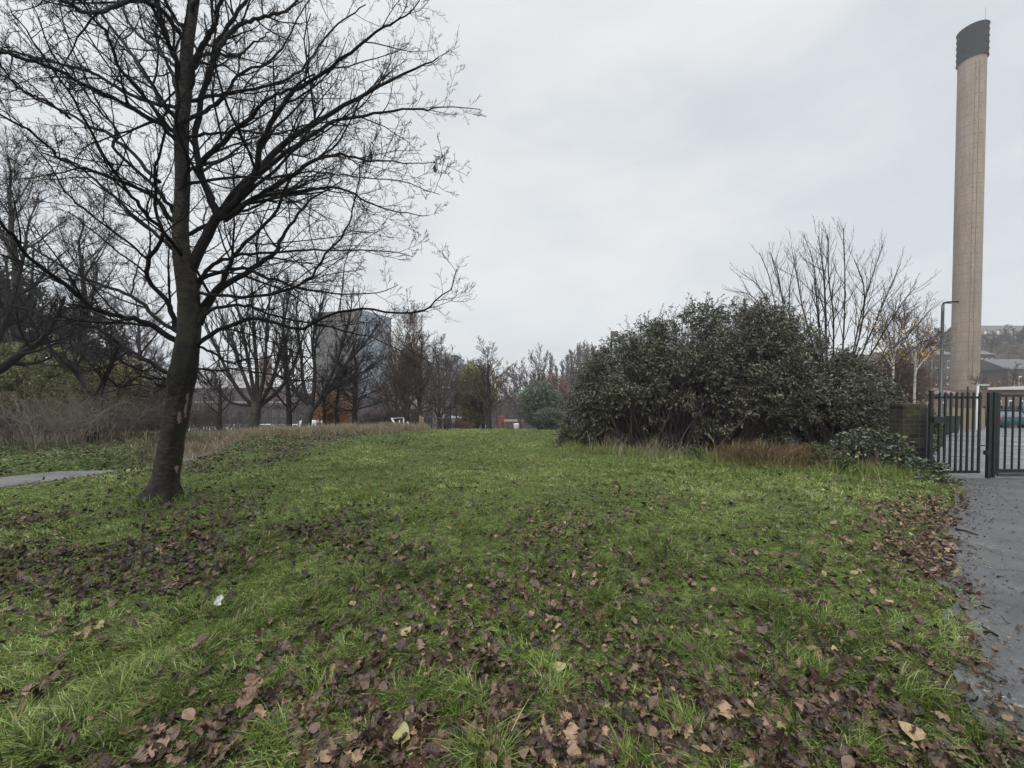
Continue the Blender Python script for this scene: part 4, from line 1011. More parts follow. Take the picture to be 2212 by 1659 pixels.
stem_tree('vase_shaped_tree', 'smaller bare tree with upright stems above the left part of the evergreen shrub', [
    ([(1700, 800), (1660, 690), (1625, 640), (1585, 628)], 2.2, 1.3, .3), ([(1700, 800), (1670, 680), (1640, 620), (1602, 590)], 2.2, 1.3, -.3), ([(1702, 800), (1680, 690), (1662, 600), (1640, 545)], 2.6, 1.3, .3), ([(1703, 800), (1695, 690), (1682, 600), (1664, 545)], 2.6, 1.3, -.4),
    ([(1704, 800), (1705, 690), (1706, 620), (1718, 560)], 2.6, 1.3, .5), ([(1700, 800), (1650, 680), (1612, 635)], 1.8, 1.3, .2)],
    14.8, 1702, 72, k=(9, 4), ang=.42, ratio=.3, trop=.08, mb='bark', mt='twig_grey')
BG_ = 'slender white birches behind the shrubs'
stem_tree('birch', 'white stemmed birch with reddish twigs, left of the pair behind the shrub', [([(1928, 870), (1930, 790), (1932, 720), (1930, 660)], 5, 1.5, .4), ([(1930, 790), (1915, 730), (1905, 680)], 4, 1.5, .3), ([(1931, 770), (1948, 710), (1955, 670)], 4, 1.5, -.4), ([(1931, 800), (1900, 745), (1885, 700)], 3, 1.5, .5)],
    19, 1928, 73, k=(16, 8), k3=4, ang=.55, ratio=.5, trop=.0, mb='birch', mt='twig_red', leaves=('yellowleaf', 60, .09, 1.5, 4.5), group=BG_)
stem_tree('birch', 'white stemmed birch with yellow leaves, nearer the lamp posts', [([(1975, 875), (1977, 800), (1980, 740), (1985, 680)], 5, 1.5, .4), ([(1977, 810), (1992, 750), (2002, 700)], 3.5, 1.2, .3), ([(1977, 790), (1960, 730), (1950, 690)], 4, 1.5, -.4), ([(1978, 800), (2010, 760), (2030, 735)], 3, 1.5, .5)],
    19.5, 1975, 74, k=(15, 8), k3=4, ang=.55, ratio=.5, trop=.0, mb='birch', mt='twig_red', leaves=('yellowleaf', 130, .10, 1., 4.2), group=BG_)
leafmass('russet_scrub', 'reddish brown twiggy scrub around the birches', 1930, 22, 745, 95, 1.5, 500, 'rust', .08, seed=21, stems=170, mt='twig_red')

# brambles at the foot of the shrubs and by the pier
leafmass('bramble', 'bramble bush with grey green leaves in front of the brick pier', 1985, 8.0, 990, 50, .45, 1900, 'bramble', .07, cat='bramble', seed=22, stems=40, mt='twig_purple', thr=.36, lump=.3, low=.0)
leafmass('bramble', 'low bramble trailing over leaves at the corner of the footway', 2030, 7.35, 1030, 36, .35, 650, 'bramble', .06, cat='bramble', seed=23, stems=26, mt='twig_purple', thr=.36, lump=.3, low=.0)
leafmass('green_weed', 'bright green leafy weed at the foot of the shrub beside the russet grass', 1762, 8.7, 955, 28, .3, 900, 'ivy', .06, cat='plant', seed=24, stems=20, thr=.3, lump=.3, low=0)
leafmass('bramble', 'bramble with pale leaves under the right hand evergreen shrub', 1880, 8.6, 925, 80, .6, 2600, 'bramble', .075, cat='bramble', seed=25, stems=40, mt='twig_purple', thr=.38, lump=.35, low=0)
leafmass('green_weed', 'tall green nettle like weed left of the russet grass under the evergreen shrub', 1500, 9.9, 962, 24, .3, 700, 'ivy', .055, cat='plant', seed=27, stems=18, thr=.3, lump=.3, low=0)
leafmass('green_weed', 'clump of green weeds below the right hand evergreen shrub', 1830, 8.3, 985, 30, .3, 800, 'ivy', .055, cat='plant', seed=28, stems=18, thr=.3, lump=.3, low=0)
leafmass('ivy_bush', 'ivy bush climbing behind the brick pier', 1985, 9.8, 872, 26, .5, 1600, 'ivy', .09, cat='ivy', seed=26, stems=14, thr=.36, lump=.4, low=.1)

# ================================================================== TALL GRASSES AND GROUND COVER
def tall_grass(name, label, pts, n, hmin, hmax, mat, seed, width=1.0, cat='grass', c0=.5):
    rng = np.random.default_rng(seed); pts = np.array(pts)
    s = rng.random(n) * (len(pts) - 1); i = s.astype(int).clip(0, len(pts) - 2); f = (s - i)[:, None]
    P = pts[i] * (1 - f) + pts[i + 1] * f + rng.normal(0, width * .5, (n, 2))
    cl = fbm(P[:, 0], P[:, 1], .7, seed); ok = rng.random(n) < sst(.25, .6, cl) + .15
    x, y = P[ok, 0], P[ok, 1]; k = len(x)
    h = rng.uniform(hmin, hmax, k) * (.6 + .7 * cl[ok]); r = np.hypot(x, y)
    g = MB(); g.add(*blades(x, y, h, np.maximum(.004, r * .0009), np.abs(rng.normal(.45, .3, k)), rng, np.clip(rng.normal(c0, .23, k), 0, 1)))
    tag(g.build(name, M[mat]), label, cat, kind='stuff')
g2 = lambda X, d: at(X, 850, d)[:2]
tall_grass('dry_grass', 'tall dry straw coloured grass along the far edge of the lawn', [g2(405, 14.2), g2(470, 13.6), (at(560, 850, 14.8)[0], 14.8), g2(680, 16.2), g2(800, 17.2), g2(885, 18)], 22000, .18, .52, 'drygrass', 81, 1.3)
tall_grass('russet_grass', 'russet dead grass and stalks at the foot of the evergreen shrub', [g2(1560, 9.65), g2(1620, 9.3), g2(1720, 8.9), g2(1750, 8.8)], 5000, .3, .8, 'redgrass', 82, .34, c0=.55)
tall_grass('rough_grass', 'rough pale green grass fringing the shrubs on the right', [g2(1240, 11.6), g2(1420, 10.5), g2(1560, 9.5), g2(1740, 8.6), g2(1880, 8.2), g2(1990, 7.7)], 8000, .08, .36, 'grass', 83, .5, c0=.68)
def ground_cover():
    rng = np.random.default_rng(91); n = 60000
    x, y, r = scatter(n, 6.5, 20, -66, -14, rng, 1.4)
    X, Y, d = proj(x, y, H(x, y))
    pd = pathdist(x, y)
    ok = (pd > PATHW + .1) & (x < -2.2) & ((x < np.interp(y, PATH[:, 1], PATH[:, 0])) | (y > 11.0 + .30 * np.maximum(0, x + 7))) & (y < 18)
    ok &= rng.random(n) < (.25 + .75 * sst(.35, .6, fbm(x, y, .8, 92))) * np.where(x > -7.5, .45, 1)
    x, y, r = x[ok], y[ok], r[ok]; k = len(x)
    T, q = strip_leaf(OVAL, .2, .3)
    O = np.stack([x, y, H(x, y) + rng.uniform(.01, .16, k) * (.4 + fbm(x, y, .8, 92))], 1)
    a = rng.random(k) * 6.28; D = np.stack([np.cos(a), np.sin(a), rng.normal(-.1, .3, k)], 1)
    c = np.clip(rng.normal(.45, .22, k), 0, .9); c = np.where(rng.random(k) < .13, 1., c)
    V, F, rr = cards(T, [q], O, D, nrm(np.array([0, 0, 1.]) + rng.normal(0, .4, (k, 3))), rng.uniform(.035, .075, k), c)
    tag(MB().add(V, F[0], None, rr).build('ground_cover', M['ivy']), 'low ivy and weeds on the bank beyond the left path', 'ground cover', kind='stuff')
ground_cover()

tall_grass('dry_grass', 'pale dead stalks standing along the front of the evergreen shrubs', [g2(1300, 11.2), g2(1440, 10.3), g2(1560, 9.6), g2(1740, 8.8), g2(1900, 8.3)], 1600, .2, .75, 'drygrass', 84, .45)

# ================================================================== BUILT THINGS
gx = lambda z: 1920.1 + z * .2975
gy = lambda z: 603.5 + z * .2975
def gp(zx, zy, d=7.8): return at(gx(zx), gy(zy), d)

# ------------------------------------------------------------------ chimney
def chimney():
    d = 72.0; c = at(2083, 850, d); b = np.array([c[0], c[1], float(H(c[0], c[1])) - .3])
    cb = at(2083, 850, d)
    zt = ztop(80, d); zband = ztop(146, d)
    root = thing('chimney', b, 'very tall round concrete chimney with a dark wrapped top', 'chimney')
    n = 48; a = np.arange(n) * 2 * np.pi / n
    def ring(r, z): return np.stack([b[0] + r * np.cos(a), b[1] + r * np.sin(a), np.full(n, z)], 1)
    r0, r1 = 1.80, 1.76
    g = MB(); zs = np.linspace(b[2], zt - .15, 40)
    V = np.concatenate([ring(r0 + (r1 - r0) * (z - b[2]) / (zt - b[2]), z) for z in zs])
    i = np.arange(39)[:, None] * n + np.arange(n)[None]; j = np.arange(39)[:, None] * n + (np.arange(n) + 1)[None] % n
    q = np.stack([i, j, j + n, i + n], -1).reshape(-1, 4)
    m = len(V)
    V = np.concatenate([V, ring(r1 - .4, zt - .15), ring(r1 - .4, zt - 3)])
    k = np.arange(n); k2 = (k + 1) % n
    q = np.concatenate([q, np.stack([m - n + k, m - n + k2, m + k2, m + k], 1), np.stack([m + k, m + k2, m + n + k2, m + n + k], 1)])
    mesh_obj('shaft', V, q, None, M['concrete'], root, smooth=False).data.polygons.foreach_set('use_smooth', np.ones(len(q), bool))
    # wrapped band: netting over a light frame
    g = MB(); rb = 1.87
    V = np.concatenate([ring(rb, zband), ring(rb + .02, zt - .6), ring(rb - .02, zt), ring(1.78, zt), ring(1.78, zband)])
    q = np.concatenate([np.stack([k + n * s, k2 + n * s, k2 + n * (s + 1), k + n * (s + 1)], 1) for s in range(4)] + [np.stack([k + 4 * n, k2 + 4 * n, k2, k], 1)])
    wrap = mesh_obj('wrap', V, q, None, M['mesh_band'], root)
    rings = MB()
    for z in np.linspace(zband + .1, zt, 6):
        P = ring(rb + .05, z); P = np.vstack([P, P[:1]]); rings.tube(P, .07 if z < zt - .1 else .1, 5, False)
    rings.build('hoop', M['band_line'], wrap)
    rails = MB()
    for t in range(0, n, 4): rails.tube([ring(rb + .05, zband)[t], ring(rb + .05, zt + .15)[t]], .035, 4)
    rails.build('upright', M['band_line'], wrap)
    # two conductor strips and the pairs of fixing plates between them
    vd = math.atan2(-b[1], -b[0])
    for off in (.55, .05):
        aa = vd + .62 - off + .35
        aa = vd + (.22 if off > .3 else .52)
        p = np.array([math.cos(aa), math.sin(aa)])
        MB().bar((b[0] + p[0] * 1.82, b[1] + p[1] * 1.82, b[2] + 7), (b[0] + p[0] * 1.79, b[1] + p[1] * 1.79, zband - 1), .06, .05, (p[0], p[1], 0)).build('conductor_strip', M['strip'], root)
    z = zband - 2
    while z > b[2] + 9:
        for aa in (vd + .30, vd + .68):
            p = np.array([math.cos(aa), math.sin(aa)]); rr = r0 + (r1 - r0) * (z - b[2]) / (zt - b[2])
            c1 = (b[0] + p[0] * (rr - .05), b[1] + p[1] * (rr - .05), z); c2 = (b[0] + p[0] * (rr + .03), b[1] + p[1] * (rr + .03), z)
            MB().bar(c1, c2, .2, .2).build('fixing_plate', M['strip'], root)
        z -= 2.3
    MB().tube([(b[0], b[1] - rb, zt), (b[0], b[1] - rb, zt + 2.2)], .02, 5).build('lightning_rod', M['band_line'], root)
chimney()

# ------------------------------------------------------------------ gate, posts, pier
def gate_post(x, y, w, h, label):
    root = thing('gate_post', (x, y, 0), label, 'gate post', 'dark green gate posts')
    MB().box(x - w / 2, x + w / 2, y - w * .4, y + w * .4, -.05, h).build('post', M['green_metal'], root)
    MB().box(x - w / 2 - .006, x + w / 2 + .006, y - w * .4 - .006, y + w * .4 + .006, h, h + .012).build('cap', M['green_metal'], root)
    return root
GY = 7.8
lx = gp(307, 900)[0]; mx = gp(706, 900)[0]
zt_post = 1.67
lp = gate_post(lx, GY, .055, zt_post + .02, 'dark green square gate post beside the brick pier')
mp_ = gate_post(mx, GY - .06, .06, 1.655, 'dark green square gate post between the small gate and the wide gate')
# small gate
x0, x1 = lx + .09, mx - .10
sg = thing('pedestrian_gate', ((x0 + x1) / 2, GY, 0), 'narrow dark green palisade gate standing closed beside the brick pier', 'gate')
ztr = gp(400, 858)[2]; zbr = gp(400, 1399)[2]
MB().box(x0, x1, GY - .018, GY + .018, ztr - .022, ztr + .022).build('top_rail', M['green_metal'], sg)
MB().box(x0, x1, GY - .018, GY + .018, zbr - .025, zbr + .025).build('bottom_rail', M['green_metal'], sg)
for k, zx in enumerate([358, 399, 440, 481, 521, 563, 604, 648]):
    xx = gp(zx, 900)[0]; wd = .016 if k < 7 else .021; zb = zbr + .026
    mb = MB()
    y0 = GY - .036 if k < 7 else GY - .018
    mb.box(xx - wd, xx + wd, GY - .042, GY - .0185, zbr - .01, ztr + .085)
    mb.add([(xx - wd, GY - .042, ztr + .085), (xx + wd, GY - .042, ztr + .085), (xx + wd, GY - .0185, ztr + .085), (xx - wd, GY - .0185, ztr + .085), (xx, GY - .03, ztr + .115)], None, [(0, 1, 4), (1, 2, 4), (2, 3, 4), (3, 0, 4)])
    mb.build('bar', M['green_metal'], sg)
lk = gp(345, 1020)
MB().box(lk[0] - .10, lk[0] + .11, GY - .075, GY - .0425, lk[2] - .065, lk[2] + .065).build('lock_box', M['green_metal'], sg)
ht = gp(690, 1205)
MB().box(ht[0] - .15, ht[0] + .02, GY - .06, GY - .043, ht[2] - .012, ht[2] + .012).build('latch', M['galv'], sg)
kp = gp(680, 1255)
MB().box(mx - .09, mx - .031, GY - .10, GY - .05, kp[2] - .04, kp[2] + .04).build('lock_keep', M['green_metal'], mp_)
for zz in (.35, 1.25):
    MB().tube([(x0 - .035, GY, zz), (x0 - .035, GY, zz + .09)], .016, 8).build('hinge', M['galv'], sg)
# wide gate
wx0 = gp(762, 900)[0]; wx1 = wx0 + 3.1
wg = thing('vehicle_gate', ((wx0 + wx1) / 2, GY, 0), 'wide dark green barred gate at the right edge beside the footway', 'gate')
zt2 = gp(900, 842)[2]; zb2 = gp(900, 1392)[2]
MB().box(wx0, wx0 + .045, GY - .02, GY + .02, -.02, zt2 + .06).build('hinge_stile', M['green_metal'], wg)
MB().box(wx0 + .05, wx0 + .11, GY - .022, GY + .022, .07, zt2 + .05).build('stile', M['green_metal'], wg)
MB().box(wx0 + .1105, wx1, GY - .025, GY + .025, zt2 - .03, zt2 + .02).build('top_rail', M['green_metal'], wg)
MB().box(wx0 + .1105, wx1, GY - .025, GY + .025, zb2 - .035, zb2 + .035).build('bottom_rail', M['green_metal'], wg)
MB().box(wx0 + .1, wx1, GY - .012, GY + .012, zb2 - .11, zb2 - .05).build('drop_bar', M['galv'], wg)
k = 0; xx = gp(853, 900)[0]; st = gp(905, 900)[0] - gp(853, 900)[0]
while xx < wx1 - .05:
    MB().tube([(xx, GY, zb2 + .035), (xx, GY, zt2 - .03)], .0165, 8).build('bar', M['green_metal'], wg); xx += st
# pier
px0, px1 = at(gx(105), 800, 8.5)[0], at(gx(272), 800, 8.5)[0]; pzt = at(gx(190), gy(905), 8.5)[2]
pr = thing('brick_pier', ((px0 + px1) / 2, 8.65, 0), 'short mossy dark brick pier at the gate', 'brick pier')
MB().box(px0, px1, 8.5, 8.8, -.2, pzt - .11).build('brickwork', M['brick'], pr)
MB().box(px0 - .004, px1 + .004, 8.496, 8.804, pzt - .1095, pzt).build('coping', M['brick'], pr)
gpx = at(gx(277), 850, 8.4)[0]
tag(MB().box(gpx - .02, gpx + .02, 8.38, 8.42, -.05, at(2000, gy(935), 8.4)[2]).build('steel_post', M['galv'], loc=(gpx, 8.4, 0)), 'thin grey steel post between the brick pier and the gate post', 'post')

# ------------------------------------------------------------------ lamp posts
def lamp(zx, ztopz, d, armz, label):
    c = at(gx(zx), 850, d); zg = float(H(c[0], c[1])); zt = at(gx(zx), gy(ztopz), d)[2]
    root = thing('street_lamp', (c[0], c[1], zg), label, 'street lamp', 'street lamps in the yard')
    MB().tube([(c[0], c[1], zg - .1), (c[0], c[1], zg + 1.2), (c[0], c[1], zg + 1.22), (c[0], c[1], zt - .35), (c[0], c[1], zt - .05)], [.085, .085, .058, .045, .045], 12).build('column', M['galv'], root, True)
    ax = at(gx(zx + armz), gy(ztopz), d)[0]
    MB().tube([(c[0], c[1], zt - .06), (c[0] + .03, c[1], zt + .02), (c[0] + .12, c[1], zt + .04)], .035, 8).build('bracket', M['black'], root, True)
    hd = MB(); hd.prism([(c[0] + .10, c[1] - .07), (ax, c[1] - .11), (ax + .02, c[1]), (ax, c[1] + .11), (c[0] + .10, c[1] + .07)], zt + .015, zt + .065); h = hd.build('lamp_head', M['black'], root)
    MB().box(c[0] + .2, ax - .03, c[1] - .06, c[1] + .06, zt + .004, zt + .0148).build('lens', M['lens'], h)
lamp(378, 178, 14.5, 92, 'tall grey street lamp just behind the small gate')
lamp(298, 470, 25, 52, 'farther grey street lamp left of the tall one')
def flood():
    c = at(gx(645), 850, 28); zg = float(H(c[0], c[1])); zt = at(gx(645), gy(772), 28)[2]
    r = thing('floodlight_post', (c[0], c[1], zg), 'white post with a small floodlight at the foot of the chimney', 'floodlight')
    MB().tube([(c[0], c[1], zg), (c[0], c[1], zt)], .06, 8).build('post', M['white'], r)
    MB().box(c[0] - .05, c[0] + .75, c[1] - .06, c[1] + .06, zt + .002, zt + .10).build('lamp_head', M['silver'], r)
    c = at(gx(572), 850, 24); zg = float(H(c[0], c[1])); zt = at(gx(572), gy(778), 24)[2]
    tag(MB().tube([(c[0], c[1], zg), (c[0], c[1], zt)], .045, 8).build('dark_post', M['black'], loc=(c[0], c[1], zg)), 'thin dark post standing in front of the chimney', 'post')
flood()

# ------------------------------------------------------------------ vehicles
def car(name, label, loc, rot, paint, group=None, van=False):
    root = thing(name, (0, 0, 0), label, 'van' if van else 'car', group)
    if van: prof = [(-2.35, .35, .62), (-2.3, .95, 1.2), (-2.28, 1.9, 1.95), (-1.5, 2.0, 2.02), (.9, 2.0, 2.02), (1.45, 1.2, 1.28), (2.2, 1.0, 1.05), (2.4, .5, .62)]; W = .95
    # body: side profile lofted across with rounded shoulders
    def loft(profile, W, ws, z0=.28):
        n = len(profile); V = []; 
        for f in ws:
            y, inset = f
            for (x, z) in profile: V.append((x * (1 - .02 * inset), y * W, z0 + (z - z0) * (1 - .06 * inset) if z > z0 else z))
        m = len(ws); q = [(i * n + j, i * n + (j + 1) % n, (i + 1) * n + (j + 1) % n, (i + 1) * n + j) for i in range(m - 1) for j in range(n)]
        t = [(0, j + 1, j) for j in range(1, n - 1)] + [((m - 1) * n, (m - 1) * n + j, (m - 1) * n + j + 1) for j in range(1, n - 1)]
        return V, q, t
    ws = [(-1, 1), (-.9, .25), (-.5, 0), (.5, 0), (.9, .25), (1, 1)]
    if van:
        low = [(-2.35, .35), (-2.38, .75), (-2.34, 1.9), (-2.2, 2.05), (.75, 2.05), (1.1, 1.9), (1.55, 1.2), (2.25, 1.0), (2.4, .75), (2.4, .35)]
    else:
        low = [(-2.05, .32), (-2.1, .6), (-2.02, .92), (-1.6, .98), (1.0, .95), (1.75, .82), (2.05, .68), (2.1, .45), (2.05, .3)]
    b = MB(); b.add(*loft(low, .95 if van else .87, ws)); b.build('body', M[paint], root)
    if van:
        MB().prism([(1.02, -.82), (1.5, -.82), (1.5, .82), (1.02, .82)], 1.25, [1.84, 1.3, 1.3, 1.84]).build('windscreen', M['glass'], root)
        for s in (-1, 1): MB().box(.2, .95, s * .955 - .006, s * .955 + .006, 1.2, 1.75).build('side_window', M['glass'], root)
        wb = (-1.45, 1.5)
    else:
        cab = [(-1.95, .95), (-1.55, 1.4), (-1.2, 1.46), (.1, 1.46), (.35, 1.42), (1.05, .94)]
        V, q, t = loft(cab, .74, [(-1, .3), (-.8, 0), (.8, 0), (1, .3)], .9)
        V = [(x, y * (1.12 - .22 * (z - .9) / .5), z) for x, y, z in V]
        gl = MB(); gl.add(V, q, t); gl.build('cabin_glass', M['glass'], root)
        rf = MB(); rf.prism([(-1.62, -.62), (.2, -.62), (.2, .62), (-1.62, .62)], 1.44, 1.492); rf.build('roof', M[paint], root)
        for s in (-1, 1):
            for xa, za, xb, zb in ((-1.95, .95, -1.58, 1.45), (-.45, .95, -.5, 1.46), (1.05, .94, .25, 1.45)):
                MB().bar((xa, s * .80, za), (xb, s * .655, zb), .07, .05).build('pillar', M[paint], root)
        MB().box(-2.04, -2.0, -.2, .2, .72, .83).build('number_plate', M['yellow'], root)
        wb = (-1.25, 1.28)
    for x in wb:
        for s in (-1, 1):
            y = s * (.82 if not van else .88); a = np.arange(20) * 2 * np.pi / 20
            def cyl(r, y0, y1):
                m = MB(); V = [(x + r * math.cos(k), yy, .31 + r * math.sin(k)) for yy in (y0, y1) for k in a]
                return m.add(V, [(i, (i + 1) % 20, 20 + (i + 1) % 20, 20 + i) for i in range(20)], [(20, 20 + i, 20 + i + 1) for i in range(1, 19)] + [(0, i + 1, i) for i in range(1, 19)])
            wh = cyl(.31, y - .1, y + .1).build('wheel', M['rubber'], root)
            cyl(.19, y + s * .085 - .02, y + s * .085 + .022).build('rim', M['silver'], wh)
    for s in (-1, 1):
        MB().box(-2.12 if not van else -2.4, -1.98 if not van else -2.33, s * .72 - .12, s * .72 + .12, .78, .95 if not van else 1.3).build('tail_light', M['tail'], root)
        MB().box(1.93 if not van else 2.25, 2.09 if not van else 2.4, s * .66 - .16, s * .66 + .16, .58 if not van else .8, .70 if not van else .95).build('headlight', M['lens'], root)
    root.location = loc; root.rotation_euler = (0, 0, rot)
    return root
def put_car(X, d, rot, paint, label, van=False, group='cars parked beyond the trees'):
    c = at(X, 900, d); z = float(H(c[0], c[1]))
    return car('parked_van' if van else 'parked_car', label, (c[0], c[1], z), math.radians(rot), paint, group, van)
put_car(2160, 33, 58, 'teal', 'teal hatchback parked in the yard behind the wide gate', group=None)
put_car(582, 78, 8, 'white', 'white car parked between the stout fan shaped tree and the slender tree')
put_car(560, 84, 12, 'silver', 'silver car parked half hidden behind the stout fan shaped tree')
put_car(612, 88, 4, 'silver', 'silver car parked just left of the slender straight tree')
put_car(640, 82, 10, 'white', 'white car parked between the slender tree and the leaning forked tree')
put_car(682, 66, 20, 'white', 'white van parked right of the leaning forked tree', van=True)
put_car(532, 76, 5, 'darkcar', 'dark car parked left of the stout fan shaped tree')
put_car(505, 88, 5, 'white', 'white car parked far left near the chevron boards')
put_car(655, 95, 80, 'darkcar', 'dark car parked behind the leaning forked tree')

# ------------------------------------------------------------------ buildings
def wall_windows(parent, p0, p1, z0, z1, cols, rows, fw, fh, mat, frame=None, margin=.04, name='window'):
    p0 = np.array(p0[:2], float); p1 = np.array(p1[:2], float); d = p1 - p0; L = np.linalg.norm(d); d /= L
    nn = np.array([d[1], -d[0]])
    mid = (p0 + p1) / 2
    if nn @ (-mid) < 0: nn = -nn
    cw = L * (1 - 2 * margin) / cols; rh = (z1 - z0) / rows
    for c in range(cols):
        for r in range(rows):
            ctr = p0 + d * (L * margin + cw * (c + .5)); zc = z0 + rh * (r + .5)
            def panel(w, h, off, t):
                a = ctr - d * w / 2 + nn * off; b = ctr + d * w / 2 + nn * off
                return MB().prism([a, b, b - nn * t, a - nn * t], zc - h / 2, zc + h / 2)
            if frame:
                f = panel(cw * fw, rh * fh, .08, .2).build(name, M[frame], parent)
                panel(cw * fw * .8, rh * fh * .8, .1, .1).build('pane', M[mat], f)
            else: panel(cw * fw, rh * fh, .06, .2).build(name, M[mat], parent)

def block(name, label, fp, zt, mat, cat='building', wins=(), parapet=None, z0=None, group=None):
    fp = [np.array(p[:2], float) for p in fp]; c = np.mean(fp, 0); zb = (min(float(H(p[0], p[1])) for p in fp) - .5) if z0 is None else z0
    root = thing(name, (c[0], c[1], zb), label, cat, group)
    MB().prism(fp, zb, zt).build('walls', M[mat], root)
    if parapet:
        out = [c + (p - c) * 1.012 for p in fp]
        MB().prism(out, zt, zt + .6).build('roof_edge', M[parapet], root)
    for (i, j, za, zc, cols, rows, fw, fh, m, fr) in wins: wall_windows(root, fp[i], fp[j], za, zc, cols, rows, fw, fh, m, fr)
    return root
def P2(X, d): return at(X, 850, d)[:2]
# mid left: tall brown block with a pale blue glazed end
A, B, C = P2(682, 155), P2(781, 150), P2(846, 166)
z1 = ztop(676, 152)
bl = block('tower_block', 'big brown block with a pale blue glazed end wall rising behind the bare trees', [A, B, C, C + (A - B)], z1, 'brownwall', parapet='slate', wins=[(0, 1, -4, z1 - 1.5, 10, 8, .5, .5, 'glass', None)])
dd = np.array(C) - np.array(B); nn = np.array([dd[1], -dd[0]]); nn /= np.linalg.norm(nn); nn = nn if nn @ (-np.array(B)) > 0 else -nn
MB().prism([B + dd * .01 + nn * .3, B + dd * .93 + nn * .3, B + dd * .93 - nn * .1, B + dd * .01 - nn * .1], -5, [z1 + .3, z1 + .3, z1 + .3, z1 + .3]).build('glazed_wall', M['blueglass'], bl)
for k in range(8):
    zz = z1 - 2 - k * 4.2
    MB().prism([B + dd * .01 + nn * .36, B + dd * .93 + nn * .36, B + dd * .93 + nn * .2, B + dd * .01 + nn * .2], zz - .5, zz).build('glazing_band', M['greywall'], bl)
for fr in (.3, .45, .6, .75):
    for k in (0, 1, 3, 4):
        zz = z1 - 3 - k * 4.2
        MB().prism([B + dd * fr + nn * .37, B + dd * (fr + .07) + nn * .37, B + dd * (fr + .07) + nn * .25, B + dd * fr + nn * .25], zz - 1.6, zz).build('window', M['glass'], bl)
zb = ztop(756, 120)
block('office_block', 'low dull grey block right of the tall brown one', [P2(838, 120), P2(912, 118), P2(925, 140), P2(850, 142)], zb, 'greywall', parapet='palewall', wins=[(0, 1, zb - 12, zb - .6, 9, 4, .6, .45, 'glass', None)])
# stepped apartments further right
zs = ztop(773, 112)
st = block('stepped_apartments', 'stepped green grey apartment building with projecting balcony slabs', [P2(935, 112), P2(986, 110), P2(997, 118), P2(945, 124)], zs, 'greywall', parapet='slate', wins=[(0, 1, zs - 9, zs - .5, 6, 3, .55, .5, 'greenglass', None)])
for k, (Xa, Xb, Yt) in enumerate([(948, 975, 764), (985, 1002, 776), (985, 1015, 792)]):
    z = ztop(Yt, 111); MB().prism([P2(Xa, 111), P2(Xb, 110), P2(Xb, 114), P2(Xa, 115)], z - (1.8 if k == 0 else .5), z).build('upper_storey' if k == 0 else 'balcony', M['greywall' if k == 0 else 'palewall'], st)
MB().prism([P2(986.5, 110.2), P2(1000, 110.2), P2(1000, 113.5), P2(986.5, 113.5)], ztop(812, 111), ztop(777, 111)).build('end_wall', M['blueglass'], st)
# warehouse seen under the crowns on the left
zw = ztop(836, 96); zl = ztop(868, 92)
wh = block('warehouse', 'long low warehouse with a pale roof edge behind the parked cars', [P2(390, 100), P2(648, 94), P2(660, 115), P2(400, 125)], zw, 'brownwall', wins=[(0, 1, ztop(905, 97), ztop(880, 97), 14, 1, .55, .6, 'greywall', None)])
MB().prism([P2(385, 99), P2(545, 95.5), P2(545, 97.5), P2(385, 101)], ztop(838, 97), ztop(824, 97)).build('fascia', M['palewall'], wh)
MB().prism([P2(420, 94), P2(650, 91), P2(650, 93.4), P2(420, 98)], zl - .3, zl).build('canopy', M['silver'], wh)
block('brick_tower', 'narrow orange brick building glimpsed behind the stout fan shaped tree', [P2(561, 122), P2(585, 121), P2(588, 132), P2(564, 133)], ztop(773, 122), 'redbrick', parapet='slate', wins=[(0, 1, ztop(850, 122), ztop(780, 122), 2, 5, .4, .45, 'glass', None)])
# behind the big evergreen shrub
zt_ = ztop(716, 132)
tw = block('brick_tower', 'brown brick tower with a notched top behind the evergreen shrub', [P2(1318, 132), P2(1334, 131), P2(1336, 140), P2(1320, 141)], zt_, 'brownwall')
MB().prism([P2(1334.2, 133), P2(1342, 133), P2(1342, 140), P2(1334.2, 140)], -8, zt_ - 1.6).build('stair_wall', M['buffwall'], tw)
MB().prism([P2(1342.2, 131.5), P2(1352, 131), P2(1352, 140), P2(1342.2, 140)], -8, zt_ - .9).build('second_shaft', M['brownwall'], tw)
zp = ztop(732, 110)
gb = block('glazed_building', 'pale building with green glazing showing over the evergreen shrub', [P2(1322, 112), P2(1480, 106), P2(1490, 120), P2(1330, 126)], zp, 'palewall', wins=[(0, 1, zp - 4, zp - .6, 14, 1, .8, .7, 'greenglass', None)])
MB().prism([P2(1321, 111.5), P2(1368, 109.7), P2(1368, 112), P2(1321, 113)], zp, zp + .9).build('roof_edge', M['palewall'], gb)

